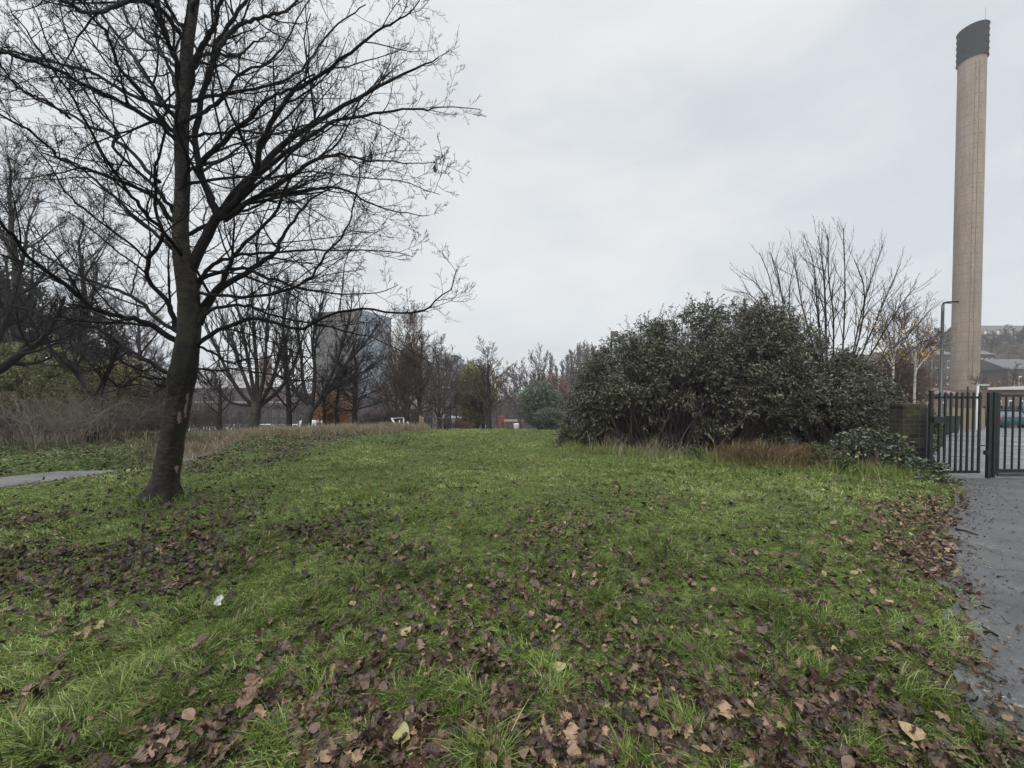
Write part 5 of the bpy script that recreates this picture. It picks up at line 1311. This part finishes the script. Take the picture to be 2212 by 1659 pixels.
# houses on the hill at the right
def terrace(label, Xa, Xb, d, Yeave, Yridge, nd, zwall, dormer=True, name='terraced_houses', wall='brownwall', rows=1, cols=None, group='houses on the hillside'):
    a, b = P2(Xa, d), P2(Xb, d); back = np.array([0, 9.0]); c = (a + b) / 2
    ze, zr = ztop(Yeave, d), ztop(Yridge, d)
    zb = min(float(H(*a)), float(H(*b))) - 1
    zb = min(zb, ze - zwall)
    r = thing(name, (c[0], c[1], zb), label, 'houses' if nd > 1 else 'house', group)
    MB().prism([a, b, b + back, a + back], zb, ze).build('walls', M[wall], r)
    o = .35; e = (b - a) / np.linalg.norm(b - a) * o; f = np.array([0, -o])
    V = [(*(a - e + f), ze - .15), (*(b + e + f), ze - .15), (*(b + e + back - f), ze - .15), (*(a - e + back - f), ze - .15), (*(a - e + back / 2), zr), (*(b + e + back / 2), zr)]
    rf = MB().add(V, [(0, 1, 5, 4), (2, 3, 4, 5), (1, 2, 3, 0)][:2], [(0, 4, 3), (1, 2, 5)]).build('roof', M['slate'], r)
    if dormer:
        for k in range(nd):
            t = (k + .5) / nd; p = a + (b - a) * t; w = np.linalg.norm(b - a) / nd * .36
            zf = ze - .6; zz = ze + (zr - ze) * .30
            ex = (b - a) / np.linalg.norm(b - a)
            q0, q1 = p - ex * w / 2 + np.array([0, -.45]), p + ex * w / 2 + np.array([0, -.45])
            V = [(*q0, zf), (*q1, zf), (*q1, zz), (*q0, zz), (*((q0 + q1) / 2), zz + w * .32)]
            V += [(x, y + 3.2, z) for x, y, z in V]
            dm = MB().add(V, [(0, 1, 2, 3), (1, 6, 7, 2), (0, 3, 8, 5)], [(3, 2, 4)]).build('dormer', M['buffwall'], r)
            V2 = [(*(q0 - ex * .25 + np.array([0, -.2])), zz - .12), (*(q1 + ex * .25 + np.array([0, -.2])), zz - .12), (*((q0 + q1) / 2 + np.array([0, -.2])), zz + w * .36)]
            V2 += [(x, y + 3.6, z) for x, y, z in V2]
            MB().add(V2, [(0, 2, 5, 3), (2, 1, 4, 5)]).build('dormer_roof', M['slate'], dm)
            wm = w * .5; MB().prism([p - ex * wm / 2 + np.array([0, -.5]), p + ex * wm / 2 + np.array([0, -.5]), p + ex * wm / 2 + np.array([0, -.4]), p - ex * wm / 2 + np.array([0, -.4])], zf + .2, zz - .2).build('window', M['white'], dm)
    wall_windows(r, a, b, ze - zwall, ze - .5, cols or nd * 2, rows, .34, .5, 'glass', 'white')
    return r
terrace('long terrace with gabled dormers along the top of the hill', 2080, 2330, 168, 722, 700, 9, 4)
terrace('lower terrace with gabled dormers just under the hilltop one', 2085, 2330, 150, 744, 722, 8, 5)
terrace('dark hillside house with white windows right of the chimney', 2112, 2148, 112, 765, 752, 2, 9, False, 'house', rows=3, cols=3)
terrace('dark roofed house among trees at the right edge of the hillside', 2176, 2260, 84, 796, 772, 3, 5, False, 'house', rows=1, cols=5)
terrace('dark hillside houses between the street lamps and the chimney', 1975, 2056, 104, 765, 748, 3, 9, False, 'terraced_houses', rows=2, cols=6)
# small hip roofed building and the low hall with a white roof edge
def hip(label, Xa, Xb, d, dep, Yeave, Yridge, wall):
    a, b = P2(Xa, d), P2(Xb, d); back = np.array([0, dep]); c = (a + b) / 2; ze, zr = ztop(Yeave, d), ztop(Yridge, d); zb = min(float(H(*a)), float(H(*b))) - .6
    r = thing('hip_roofed_building', (c[0], c[1], zb), label, 'building')
    MB().prism([a, b, b + back, a + back], zb, ze).build('walls', M[wall], r)
    e = np.array([.3, 0]); f = np.array([0, -.3]); L = b[0] - a[0]
    V = [(*(a - e + f), ze), (*(b + e + f), ze), (*(b + e + back - f), ze), (*(a - e + back - f), ze), (a[0] + L * .30, a[1] + dep * .5, zr), (b[0] - L * .30, a[1] + dep * .5, zr)]
    rf = MB().add(V, [(0, 1, 5, 4), (2, 3, 4, 5)], [(1, 2, 5), (3, 0, 4)]).build('roof', M['slate'], r)
    for i, j in ((0, 4), (1, 5), (4, 5)): MB().bar(V[i], V[j], .16, .12).build('hip_tile' if i < 2 else 'ridge_tile', M['buffwall'], rf)
    wall_windows(r, a, b, ze - 1.9, ze - .4, 3, 1, .35, .7, 'glass', 'white')
hip('small red brick building with a grey hipped roof left of the chimney', 1962, 2050, 31, 6, 851, 822, 'redbrick')
ha, hb = P2(2141, 36), P2(2330, 33); hz = ztop(842, 36)
hl = block('low_hall', 'low pinkish brick hall with a white roof edge at the right edge', [ha, hb, hb + np.array([0, 12]), ha + np.array([0, 12])], hz, 'redbrick', wins=[(0, 1, hz - 2.2, hz - .7, 7, 1, .3, .7, 'glass', 'white')])
hd = (hb - ha) / np.linalg.norm(hb - ha); hn = np.array([hd[1], -hd[0]])
MB().prism([ha + hn * .25 - hd * .2, hb + hn * .25, hb - hn * .1, ha - hn * .1 - hd * .2], hz + .002, [hz + .2, hz + .5, hz + .5, hz + .2]).build('roof_edge', M['palewall'], hl)

def fence(name, label, Xa, da, Xb, db, h, n, mat, cat='fence', gap=.35, post=None):
    a, b = P2(Xa, da), P2(Xb, db); c = (a + b) / 2; r = thing(name, (c[0], c[1], float(H(*c))), label, cat)
    e = (b - a) / np.linalg.norm(b - a); nn_ = np.array([e[1], -e[0]]); w = np.linalg.norm(b - a) / n * (1 - gap)
    m = MB()
    for k in range(n):
        p = a + (b - a) * (k + .5) / n; z = float(H(*p))
        m.prism([p - e * w / 2, p + e * w / 2, p + e * w / 2 + nn_ * .03, p - e * w / 2 + nn_ * .03], z + .05, z + h)
    m.build('pale_panel' if mat == 'timber' else 'bar_panel', M[mat], r)
    for f in (.3, .85):
        za, zb_ = float(H(*a)) + h * f, float(H(*b)) + h * f
        MB().bar((*(a - nn_ * .035), za), (*(b - nn_ * .035), zb_), .05, .08).build('rail', M[mat], r)
    for k in range(0, n + 1, max(1, n // 5)):
        p = a + (b - a) * k / n - nn_ * .12; z = float(H(*p)); MB().box(p[0] - .05, p[0] + .05, p[1] - .05, p[1] + .05, z - .1, z + h + .05).build('post', M[post or mat], r)
fence('timber_fence', 'pale timber fence at the foot of the chimney behind the small gate', 2050, 27, 2128, 29, 1.5, 26, 'timber')
fence('steel_fence', 'dark steel fence along the far side of the yard behind the teal car', 2128, 33, 2330, 30, 1.7, 60, 'green_metal', gap=.55)
def wheelie(X, d, label):
    c = at(X, 900, d); z = float(H(c[0], c[1])); r = thing('wheeled_bin', (c[0], c[1], z), label, 'bin')
    x, y = c[0], c[1]
    V = [(x - .3, y - .3, z + .12), (x + .3, y - .3, z + .12), (x + .3, y + .3, z + .12), (x - .3, y + .3, z + .12), (x - .36, y - .38, z + 1.0), (x + .36, y - .38, z + 1.0), (x + .36, y + .38, z + 1.0), (x - .36, y + .38, z + 1.0)]
    MB().add(V, [(0, 3, 2, 1), (4, 5, 6, 7), (0, 1, 5, 4), (1, 2, 6, 5), (2, 3, 7, 6), (3, 0, 4, 7)]).build('body', M['bin'], r)
    MB().box(x - .39, x + .39, y - .42, y + .42, z + 1.002, z + 1.06).build('lid', M['bin'], r)
    for s in (-1, 1): MB().tube([(x + s * .25, y + .28, z + .11), (x + s * .33, y + .28, z + .11)], .11, 12).build('wheel', M['rubber'], r)
wheelie(2046, 22, 'dark green wheeled bin seen through the bars of the small gate')
put_car(2176, 42, 140, 'white', 'white van parked behind the teal hatchback', van=True, group=None)
# white lines in the yard
for k, (Xa, da, Xb, db) in enumerate([(2125, 24, 2215, 22.5), (2150, 19, 2230, 18.4), (2190, 15.5, 2240, 15.3)]):
    a, b = P2(Xa, da), P2(Xb, db); e = np.array([0, .12])
    V = [(*p, float(H(*p)) + .009) for p in (a, b, b + e, a + e)]
    tag(mesh_obj('bay_line', V, [(0, 1, 2, 3)], None, M['whitepaint']), kind='structure')

# hillside woods and scattered trees on the right hill
def far_tree(X, d, Ytop, spread, mt, label, seed, group, narrow=False):
    return gtree('distant_tree' if not narrow else 'poplar', X, d, Ytop, spread, 5, label, group=group, seed=seed, NL=26 if narrow else 16, k=(6, 4, 3), t0=.06 if narrow else .12, ang=.28 if narrow else .7, trop=.14 if narrow else .08, mt=mt, thick=1.25, ll=None if not narrow else (ztop(Ytop, d) - ztop(850, d)) * .45)
HT = 'bare trees on the right hillside'
for k, (X, d, Y, s, mt) in enumerate([(2190, 130, 745, 40, 'twig_purple'), (2140, 126, 740, 38, 'twig_grey'), (2160, 100, 790, 34, 'twig_red'), (2205, 104, 745, 36, 'twig_pale'), (2040, 116, 735, 36, 'twig_grey'), (2005, 118, 722, 40, 'twig_purple'), (2030, 90, 775, 30, 'twig_red'),
                                     (1960, 100, 740, 46, 'twig_purple'), (2065, 125, 722, 34, 'twig_grey'), (2130, 60, 812, 30, 'twig_red'), (2185, 62, 808, 40, 'twig_red'), (2240, 60, 805, 40, 'twig_red'), (1985, 64, 800, 34, 'twig_red'), (2260, 128, 735, 40, 'twig_grey')]):
    far_tree(X, d, Y, s, M and mt, 'leafless tree or scrub among the hillside houses', 200 + k, HT)
leafmass('russet_bush', 'russet hillside bush right of the chimney', 2165, 58, 822, 45, 3, 3500, 'rust', .2, seed=31)
leafmass('russet_bush', 'russet bush behind the hip roofed building', 1990, 56, 818, 50, 3, 3000, 'rust', .2, seed=32, mt='twig_red')
PT = 'row of pale bare poplars on the skyline'
for k, (X, Y) in enumerate([(1186, 772), (1200, 790), (1214, 785), (1226, 768), (1236, 762), (1245, 752), (1254, 750), (1263, 757), (1272, 752), (1281, 750), (1292, 760)]):
    far_tree(X, 150 + 6 * (k % 3), Y, 9, 'twig_grey', 'pale bare poplar in the skyline row left of the evergreen shrub', 230 + k, PT, True)
SK = 'distant bare trees behind the park'
for k, (X, d, Y, s, mt) in enumerate([(1110, 90, 800, 40, 'twig_grey'), (1150, 100, 805, 40, 'twig_purple'), (1190, 105, 812, 40, 'twig_red'), (1230, 110, 800, 40, 'twig_purple'), (1075, 95, 805, 40, 'twig_grey'), (1030, 90, 795, 40, 'twig_purple'),
                                     (985, 84, 800, 40, 'twig_purple'), (930, 80, 790, 46, 'twig_brown'), (880, 84, 780, 46, 'twig_purple'), (820, 80, 815, 40, 'twig_brown'), (770, 82, 815, 40, 'twig_purple'), (720, 90, 790, 50, 'twig_purple'), (640, 95, 770, 50, 'twig_purple'),
                                     (500, 110, 800, 60, 'twig_purple'), (440, 90, 790, 50, 'twig_brown'), (340, 70, 740, 80, 'twig_purple'), (230, 60, 690, 100, 'twig_dark'), (120, 55, 660, 110, 'twig_dark'), (20, 50, 640, 110, 'twig_dark'), (-90, 50, 600, 120, 'twig_dark'),
                                     (1290, 120, 770, 50, 'twig_purple'), (1360, 100, 770, 60, 'twig_purple'), (1450, 100, 760, 60, 'twig_purple'), (1560, 90, 750, 70, 'twig_purple')]):
    far_tree(X, d, Y, s, mt, 'distant bare tree in the belt closing the park', 250 + k, SK)
# solid far belt of woodland behind everything, read as one mass
def far_belt():
    rng = np.random.default_rng(77); n = 5200
    az = np.radians(rng.uniform(-62, 30, n)); r = rng.uniform(95, 180, n); x = r * np.sin(az); y = r * np.cos(az); z = H(x, y)
    h = rng.uniform(5, 11, n) * (.6 + .7 * fbm(x, y, 30, 8))
    t = np.linspace(0, 1, 5)[None, :, None]; dirv = nrm(np.stack([rng.normal(0, .22, n), rng.normal(0, .22, n), np.ones(n)], 1))
    P = np.stack([x, y, z - .2], 1)[:, None] + dirv[:, None] * h[:, None, None] * t + rng.normal(0, .12, (n, 5, 3)) * t
    g = MB(); g.add(*tubes(P, np.linspace(.11, .035, 5)[None] * np.ones((n, 1)), 3))
    c1, r1 = grow(P, np.full((n, 5), .06), 6, .35, .55, 4, .1, .15, .8, .15, rng, .04); g.add(*tubes(c1, r1, 3))
    tag(g.build('far_woodland', M['twig_purple']), 'far belt of bare woodland closing the view', 'woodland', kind='stuff')
far_belt()
# car park and road beyond the trees on the left, path in the dip
def flat_sheet(name, X0, X1, y0, y1, mat, lift=.03):
    sheet(name, [(X0, y0), (X0, y1)], [(X1, y0), (X1, y1)], mat, lift, 30, 30)
flat_sheet('car_park', -58, -18, 66, 98, M['path'])
a0 = [P2(905, 20), P2(925, 26), P2(950, 40), P2(968, 60), P2(980, 90)]; a1 = [P2(938, 20), P2(946, 26), P2(962, 40), P2(976, 60), P2(987, 90)]
sheet('far_path', a0, a1, M['path'], .02, 40, 5)

# chevron boards on the bend
def chevrons(Xa, Xb, Yc, d, n, label):
    a, b = at(Xa, Yc, d), at(Xb, Yc, d); L = b[0] - a[0]; hh = .36; zc = a[2]; c = (a + b) / 2
    r = thing('chevron_board', (c[0], c[1], float(H(c[0], c[1]))), label, 'road sign', 'chevron boards on the bend')
    MB().box(a[0], b[0], a[1] - .02, a[1] + .02, zc - hh / 2, zc + hh / 2).build('board', M['black'], r)
    for k in range(n):
        x = a[0] + L * (k + .5) / n; w = L / n * .5; y = a[1] - .024
        V = [(x + w * .5, y, zc + hh * .48), (x + w * 1.0, y, zc + hh * .48), (x + w * .3, y, zc), (x + w * 1.0, y, zc - hh * .48), (x + w * .5, y, zc - hh * .48), (x - w * .35, y, zc)]
        V = [(p[0] - w * .3, p[1], p[2]) for p in V]
        MB().add(V, [(5, 2, 1, 0), (4, 3, 2, 5)]).build('chevron', M['white'], r)
    for x in (a[0] + .3, b[0] - .3): MB().tube([(x, a[1] + .05, float(H(x, a[1])) - .1), (x, a[1] + .05, zc + hh / 2)], .04, 8).build('post', M['galv'], r)
chevrons(400, 431, 929, 42, 5, 'left chevron board with white arrows pointing left, just right of the big trunk')
chevrons(437, 468, 925, 46, 5, 'right chevron board with white arrows pointing left, by the thin young tree')

# things in the middle distance, where the paths meet
def kiosk():
    c = at(1083.5, 900, 78); z = float(H(c[0], c[1])) ; x, y = c[0], c[1]; r = thing('red_kiosk', (x, y, z), 'red upright kiosk standing beyond the lawn beside the olive leaved tree', 'kiosk')
    MB().box(x - .55, x + .55, y - .5, y + .5, z, z + 2.25).build('body', M['red'], r)
    MB().prism([(x - .6, y - .55), (x + .6, y - .55), (x + .6, y + .55), (x - .6, y + .55)], z + 2.252, z + 2.42).build('roof', M['red'], r)
    MB().box(x + .05, x + .42, y - .53, y - .501, z + .1, z + 1.3).build('door', M['black'], r)
kiosk()
def planter():
    c = at(1116, 900, 70); x, y = c[0], c[1]; z = float(H(x, y)); r = thing('planter', (x, y, z), 'round white planter right of the red kiosk', 'planter')
    a = np.arange(20) * 2 * np.pi / 20
    prof = [(.40, 0), (.5, .25), (.55, .75), (.6, .85), (.5, .86), (.45, .6)]
    V = [(x + q * math.cos(k), y + q * math.sin(k), z + h) for q, h in prof for k in a]
    MB().add(V, [(i * 20 + k, i * 20 + (k + 1) % 20, (i + 1) * 20 + (k + 1) % 20, (i + 1) * 20 + k) for i in range(5) for k in range(20)]).build('tub', M['white'], r, True)
    MB().prism([(x + .46 * math.cos(k), y + .46 * math.sin(k)) for k in a], z + .5, z + .62).build('soil', M['ground'], r)
planter()
def railing():
    r = thing('railing', (*P2(945, 19.5), float(H(*P2(945, 19.5)))), 'dark metal railing with tall posts at the end of the lawn', 'railing')
    pts = [(914, 20.5), (927, 19.8), (932, 21), (952, 19.6), (961, 19.4), (968, 19.2)]
    for X, d in pts:
        p = P2(X, d); z = float(H(*p)); MB().tube([(*p, z - .1), (*p, ztop(904 if X > 920 else 900, d))], .03 if X < 955 else .045, 8).build('post', M['green_metal'], r)
    q = [(913, 20.6, 899), (945, 20, 903), (975, 19.2, 908)]
    for (a, b) in zip(q[:-1], q[1:]): MB().bar(at(a[0], a[2], a[1]), at(b[0], b[2], b[1]), .05, .05).build('top_rail', M['galv'], r)
    MB().bar(at(927, 918, 19.8), at(968, 920, 19.2), .03, .03).build('mid_rail', M['green_metal'], r)
railing()
def white_frame():
    r = thing('white_posts', (*P2(862, 23), float(H(*P2(862, 23)))), 'white painted frame of leaning and upright posts beyond the dry grass', 'frame')
    for (X0, Y0, X1, Y1, w) in [(846, 903, 861, 932, .16), (880, 911, 888, 932, .09), (863, 908, 863, 934, .07), (872, 904, 872, 932, .05)]:
        MB().bar(at(X0, Y0, 23), at(X1, Y1, 23), w, .06).build('post', M['white'], r)
    MB().bar(at(846, 904, 23.05), at(872, 902, 23.05), .05, .05).build('top_rail', M['silver'], r)
white_frame()
for k, (X, d) in enumerate([(908, 19), (913, 20)]):
    p = P2(X, d); z = float(H(*p)); tag(MB().tube([(*p, z - .1), (*p, z + .62), (*p, z + .66)], [.05, .05, .02], 8).build('timber_post', M['timber'], loc=(*p, z)), ['short timber post at the far edge of the lawn, the nearer of two', 'short timber post at the far edge of the lawn, the farther of two'][k], 'post', 'short timber posts')
def signboard(X, Y0, Y1, w, d, mat, label, pole='galv', name='sign', cat='sign'):
    c = at(X, (Y0 + Y1) / 2, d); z = float(H(c[0], c[1])); z1 = ztop(Y0, d); z0 = ztop(Y1, d); r = thing(name, (c[0], c[1], z), label, cat)
    MB().box(c[0] - w / 2, c[0] + w / 2, c[1] - .03, c[1] + .03, z0, z1).build('board', M[mat], r)
    for s in (-.4, .4): MB().tube([(c[0] + s * w, c[1] + .07, z - .1), (c[0] + s * w, c[1] + .07, z1 - .02)], .04, 6).build('post', M[pole], r)
signboard(986.5, 898.5, 903, 2.0, 62, 'palewall', 'wide white sign board on posts left of the olive leaved tree')
signboard(1108, 906, 910.5, 4.2, 85, 'buffwall', 'long cream sign board right of the red kiosk')
signboard(1027.5, 918, 934, .9, 55, 'pink', 'pink and white notice board beside the grey panel gate')
signboard(1039, 918, 932, 2.1, 56, 'silver', 'grey metal panel gate left of the twin trunks', name='panel_gate', cat='gate')
def pole(X, d, Yt, label):
    p = P2(X, d); z = float(H(*p)); zt = ztop(Yt, d); r = thing('street_lamp', (*p, z), label, 'street lamp')
    MB().tube([(*p, z - .1), (*p, zt)], [.09, .05], 8).build('column', M['green_metal'], r)
    MB().box(p[0] - .9, p[0] + .05, p[1] - .1, p[1] + .1, zt, zt + .12).build('lamp_head', M['white'], r)
pole(973, 44, 838, 'thin dark street lamp behind the railing')
for X, Y, d, lab in [(1122, 848, 30.9, 'pale turquoise scrap of cloth caught in the dark shrub, the lower one'), (1131, 840, 30.9, 'pale turquoise scrap of cloth caught in the dark shrub, the upper one')]:
    c = at(X, Y, d); rr = np.random.default_rng(int(X)); uu, vv = np.meshgrid(np.linspace(-.5, .5, 5), np.linspace(-.5, .5, 6))
    V = np.stack([c[0] + uu * .14 * (1 - vv), c[1] + .06 * np.sin(uu * 7 + vv * 4), c[2] + vv * .2], -1).reshape(-1, 3); i = np.arange(5)[:, None] * 5 + np.arange(4)[None]
    tag(mesh_obj('cloth_scrap', V, np.stack([i, i + 1, i + 6, i + 5], -1).reshape(-1, 4), None, M['turq'], loc=tuple(c)), lab, 'cloth', 'turquoise scraps in the shrub')
# twigs on the footway
for X0, Y0, X1, Y1, lab in [(2064, 1146, 2112, 1158, 'thin dark twig on the footway near the brambles'), (2128, 1372, 2156, 1378, 'short dark twig on the footway beside the worn yellow mark')]:
    a, b = gnd(X0, Y0), gnd(X1, Y1); pts = spline([a + [0, 0, .015], (a + b) / 2 + [.02, .03, .02], b + [0, 0, .012]], 8)
    m = MB(); m.tube(pts, np.linspace(.012, .006, 8), 6); md = pts[4]; m.tube([md, md + (b - a) * .25 + np.array([.0, .07, .004])], [.006, .003], 5)
    tag(m.build('twig', M['twig'], loc=tuple(pts[0])), lab, 'twig')

# ------------------------------------------------------------------ damp air
def haze():
    m = bpy.data.materials.new('damp_air'); m.use_nodes = True; nt = m.node_tree; nt.nodes.clear()
    v = nt.nodes.new('ShaderNodeVolumePrincipled'); o = nt.nodes.new('ShaderNodeOutputMaterial'); nt.links.new(v.outputs[0], o.inputs['Volume'])
    v.inputs['Color'].default_value = rgb((.86, .89, .92)); v.inputs['Density'].default_value = .0008; v.inputs['Anisotropy'].default_value = .15
    tag(MB().box(-560, 560, -40, 345, -14, 76).build('haze', m), kind='stuff')
haze()

# ================================================================== SKY, SUN, CAMERA
w = bpy.data.worlds.new("World"); sc.world = w; w.use_nodes = True
nt = w.node_tree; bg = nt.nodes['Background']
sky = nt.nodes.new('ShaderNodeTexSky'); sky.sky_type = 'NISHITA'; sky.sun_disc = False
SUN_EL, SUN_ROT = math.radians(48), math.radians(200)
sky.sun_elevation = SUN_EL; sky.sun_rotation = SUN_ROT; sky.air_density = 1; sky.dust_density = 4
tc = nt.nodes.new('ShaderNodeTexCoord')
sep = nt.nodes.new('ShaderNodeSeparateXYZ'); nt.links.new(tc.outputs['Generated'], sep.inputs[0])
mp = nt.nodes.new('ShaderNodeMapping'); mp.inputs['Scale'].default_value = (1, 1, 2.6); nt.links.new(tc.outputs['Generated'], mp.inputs[0])
n1 = nt.nodes.new('ShaderNodeTexNoise'); n1.inputs['Scale'].default_value = 2.3; n1.inputs['Detail'].default_value = 5; n1.inputs['Roughness'].default_value = .5
nt.links.new(mp.outputs[0], n1.inputs['Vector'])
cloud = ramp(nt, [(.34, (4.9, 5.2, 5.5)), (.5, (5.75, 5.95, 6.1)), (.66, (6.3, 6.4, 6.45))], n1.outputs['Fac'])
# sky brightened above the frame, added to lift light on the ground
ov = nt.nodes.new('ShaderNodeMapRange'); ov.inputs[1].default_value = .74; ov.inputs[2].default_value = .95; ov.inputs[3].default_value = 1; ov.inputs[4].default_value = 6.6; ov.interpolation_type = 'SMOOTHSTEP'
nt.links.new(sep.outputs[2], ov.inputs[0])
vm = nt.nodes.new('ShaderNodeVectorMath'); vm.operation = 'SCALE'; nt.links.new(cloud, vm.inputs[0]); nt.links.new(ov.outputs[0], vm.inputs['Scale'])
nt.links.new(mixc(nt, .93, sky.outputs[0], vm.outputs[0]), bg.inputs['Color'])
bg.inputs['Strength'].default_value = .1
sl = bpy.data.lights.new('sun', 'SUN'); sl.energy = 1.5; sl.angle = math.radians(25); sl.color = (1, .97, .93)
so = bpy.data.objects.new('sun', sl); COL.objects.link(so)
so.rotation_euler = (math.radians(90) - SUN_EL, 0, math.radians(180) - SUN_ROT)

cam = bpy.data.cameras.new('camera'); co = bpy.data.objects.new('camera', cam); COL.objects.link(co)
co.location = (0, 0, CAMH); co.rotation_euler = (math.radians(90) + PITCH, 0, 0)
cam.sensor_width = 36; cam.lens = 36 * FPX / 1024; cam.shift_y = (CYP - 384) / 1024
cam.clip_start = .05; cam.clip_end = 4000
sc.camera = co
sc.view_settings.view_transform = 'Standard'; sc.view_settings.look = 'None'
sc.view_settings.exposure = .46; sc.view_settings.gamma = 1
sc.render.engine = 'CYCLES'
sc.cycles.max_bounces = 6; sc.cycles.diffuse_bounces = 3; sc.cycles.transparent_max_bounces = 8
sc.cycles.use_denoising = True; sc.cycles.denoising_prefilter = 'NONE'
sc.cycles.sample_clamp_indirect = 4
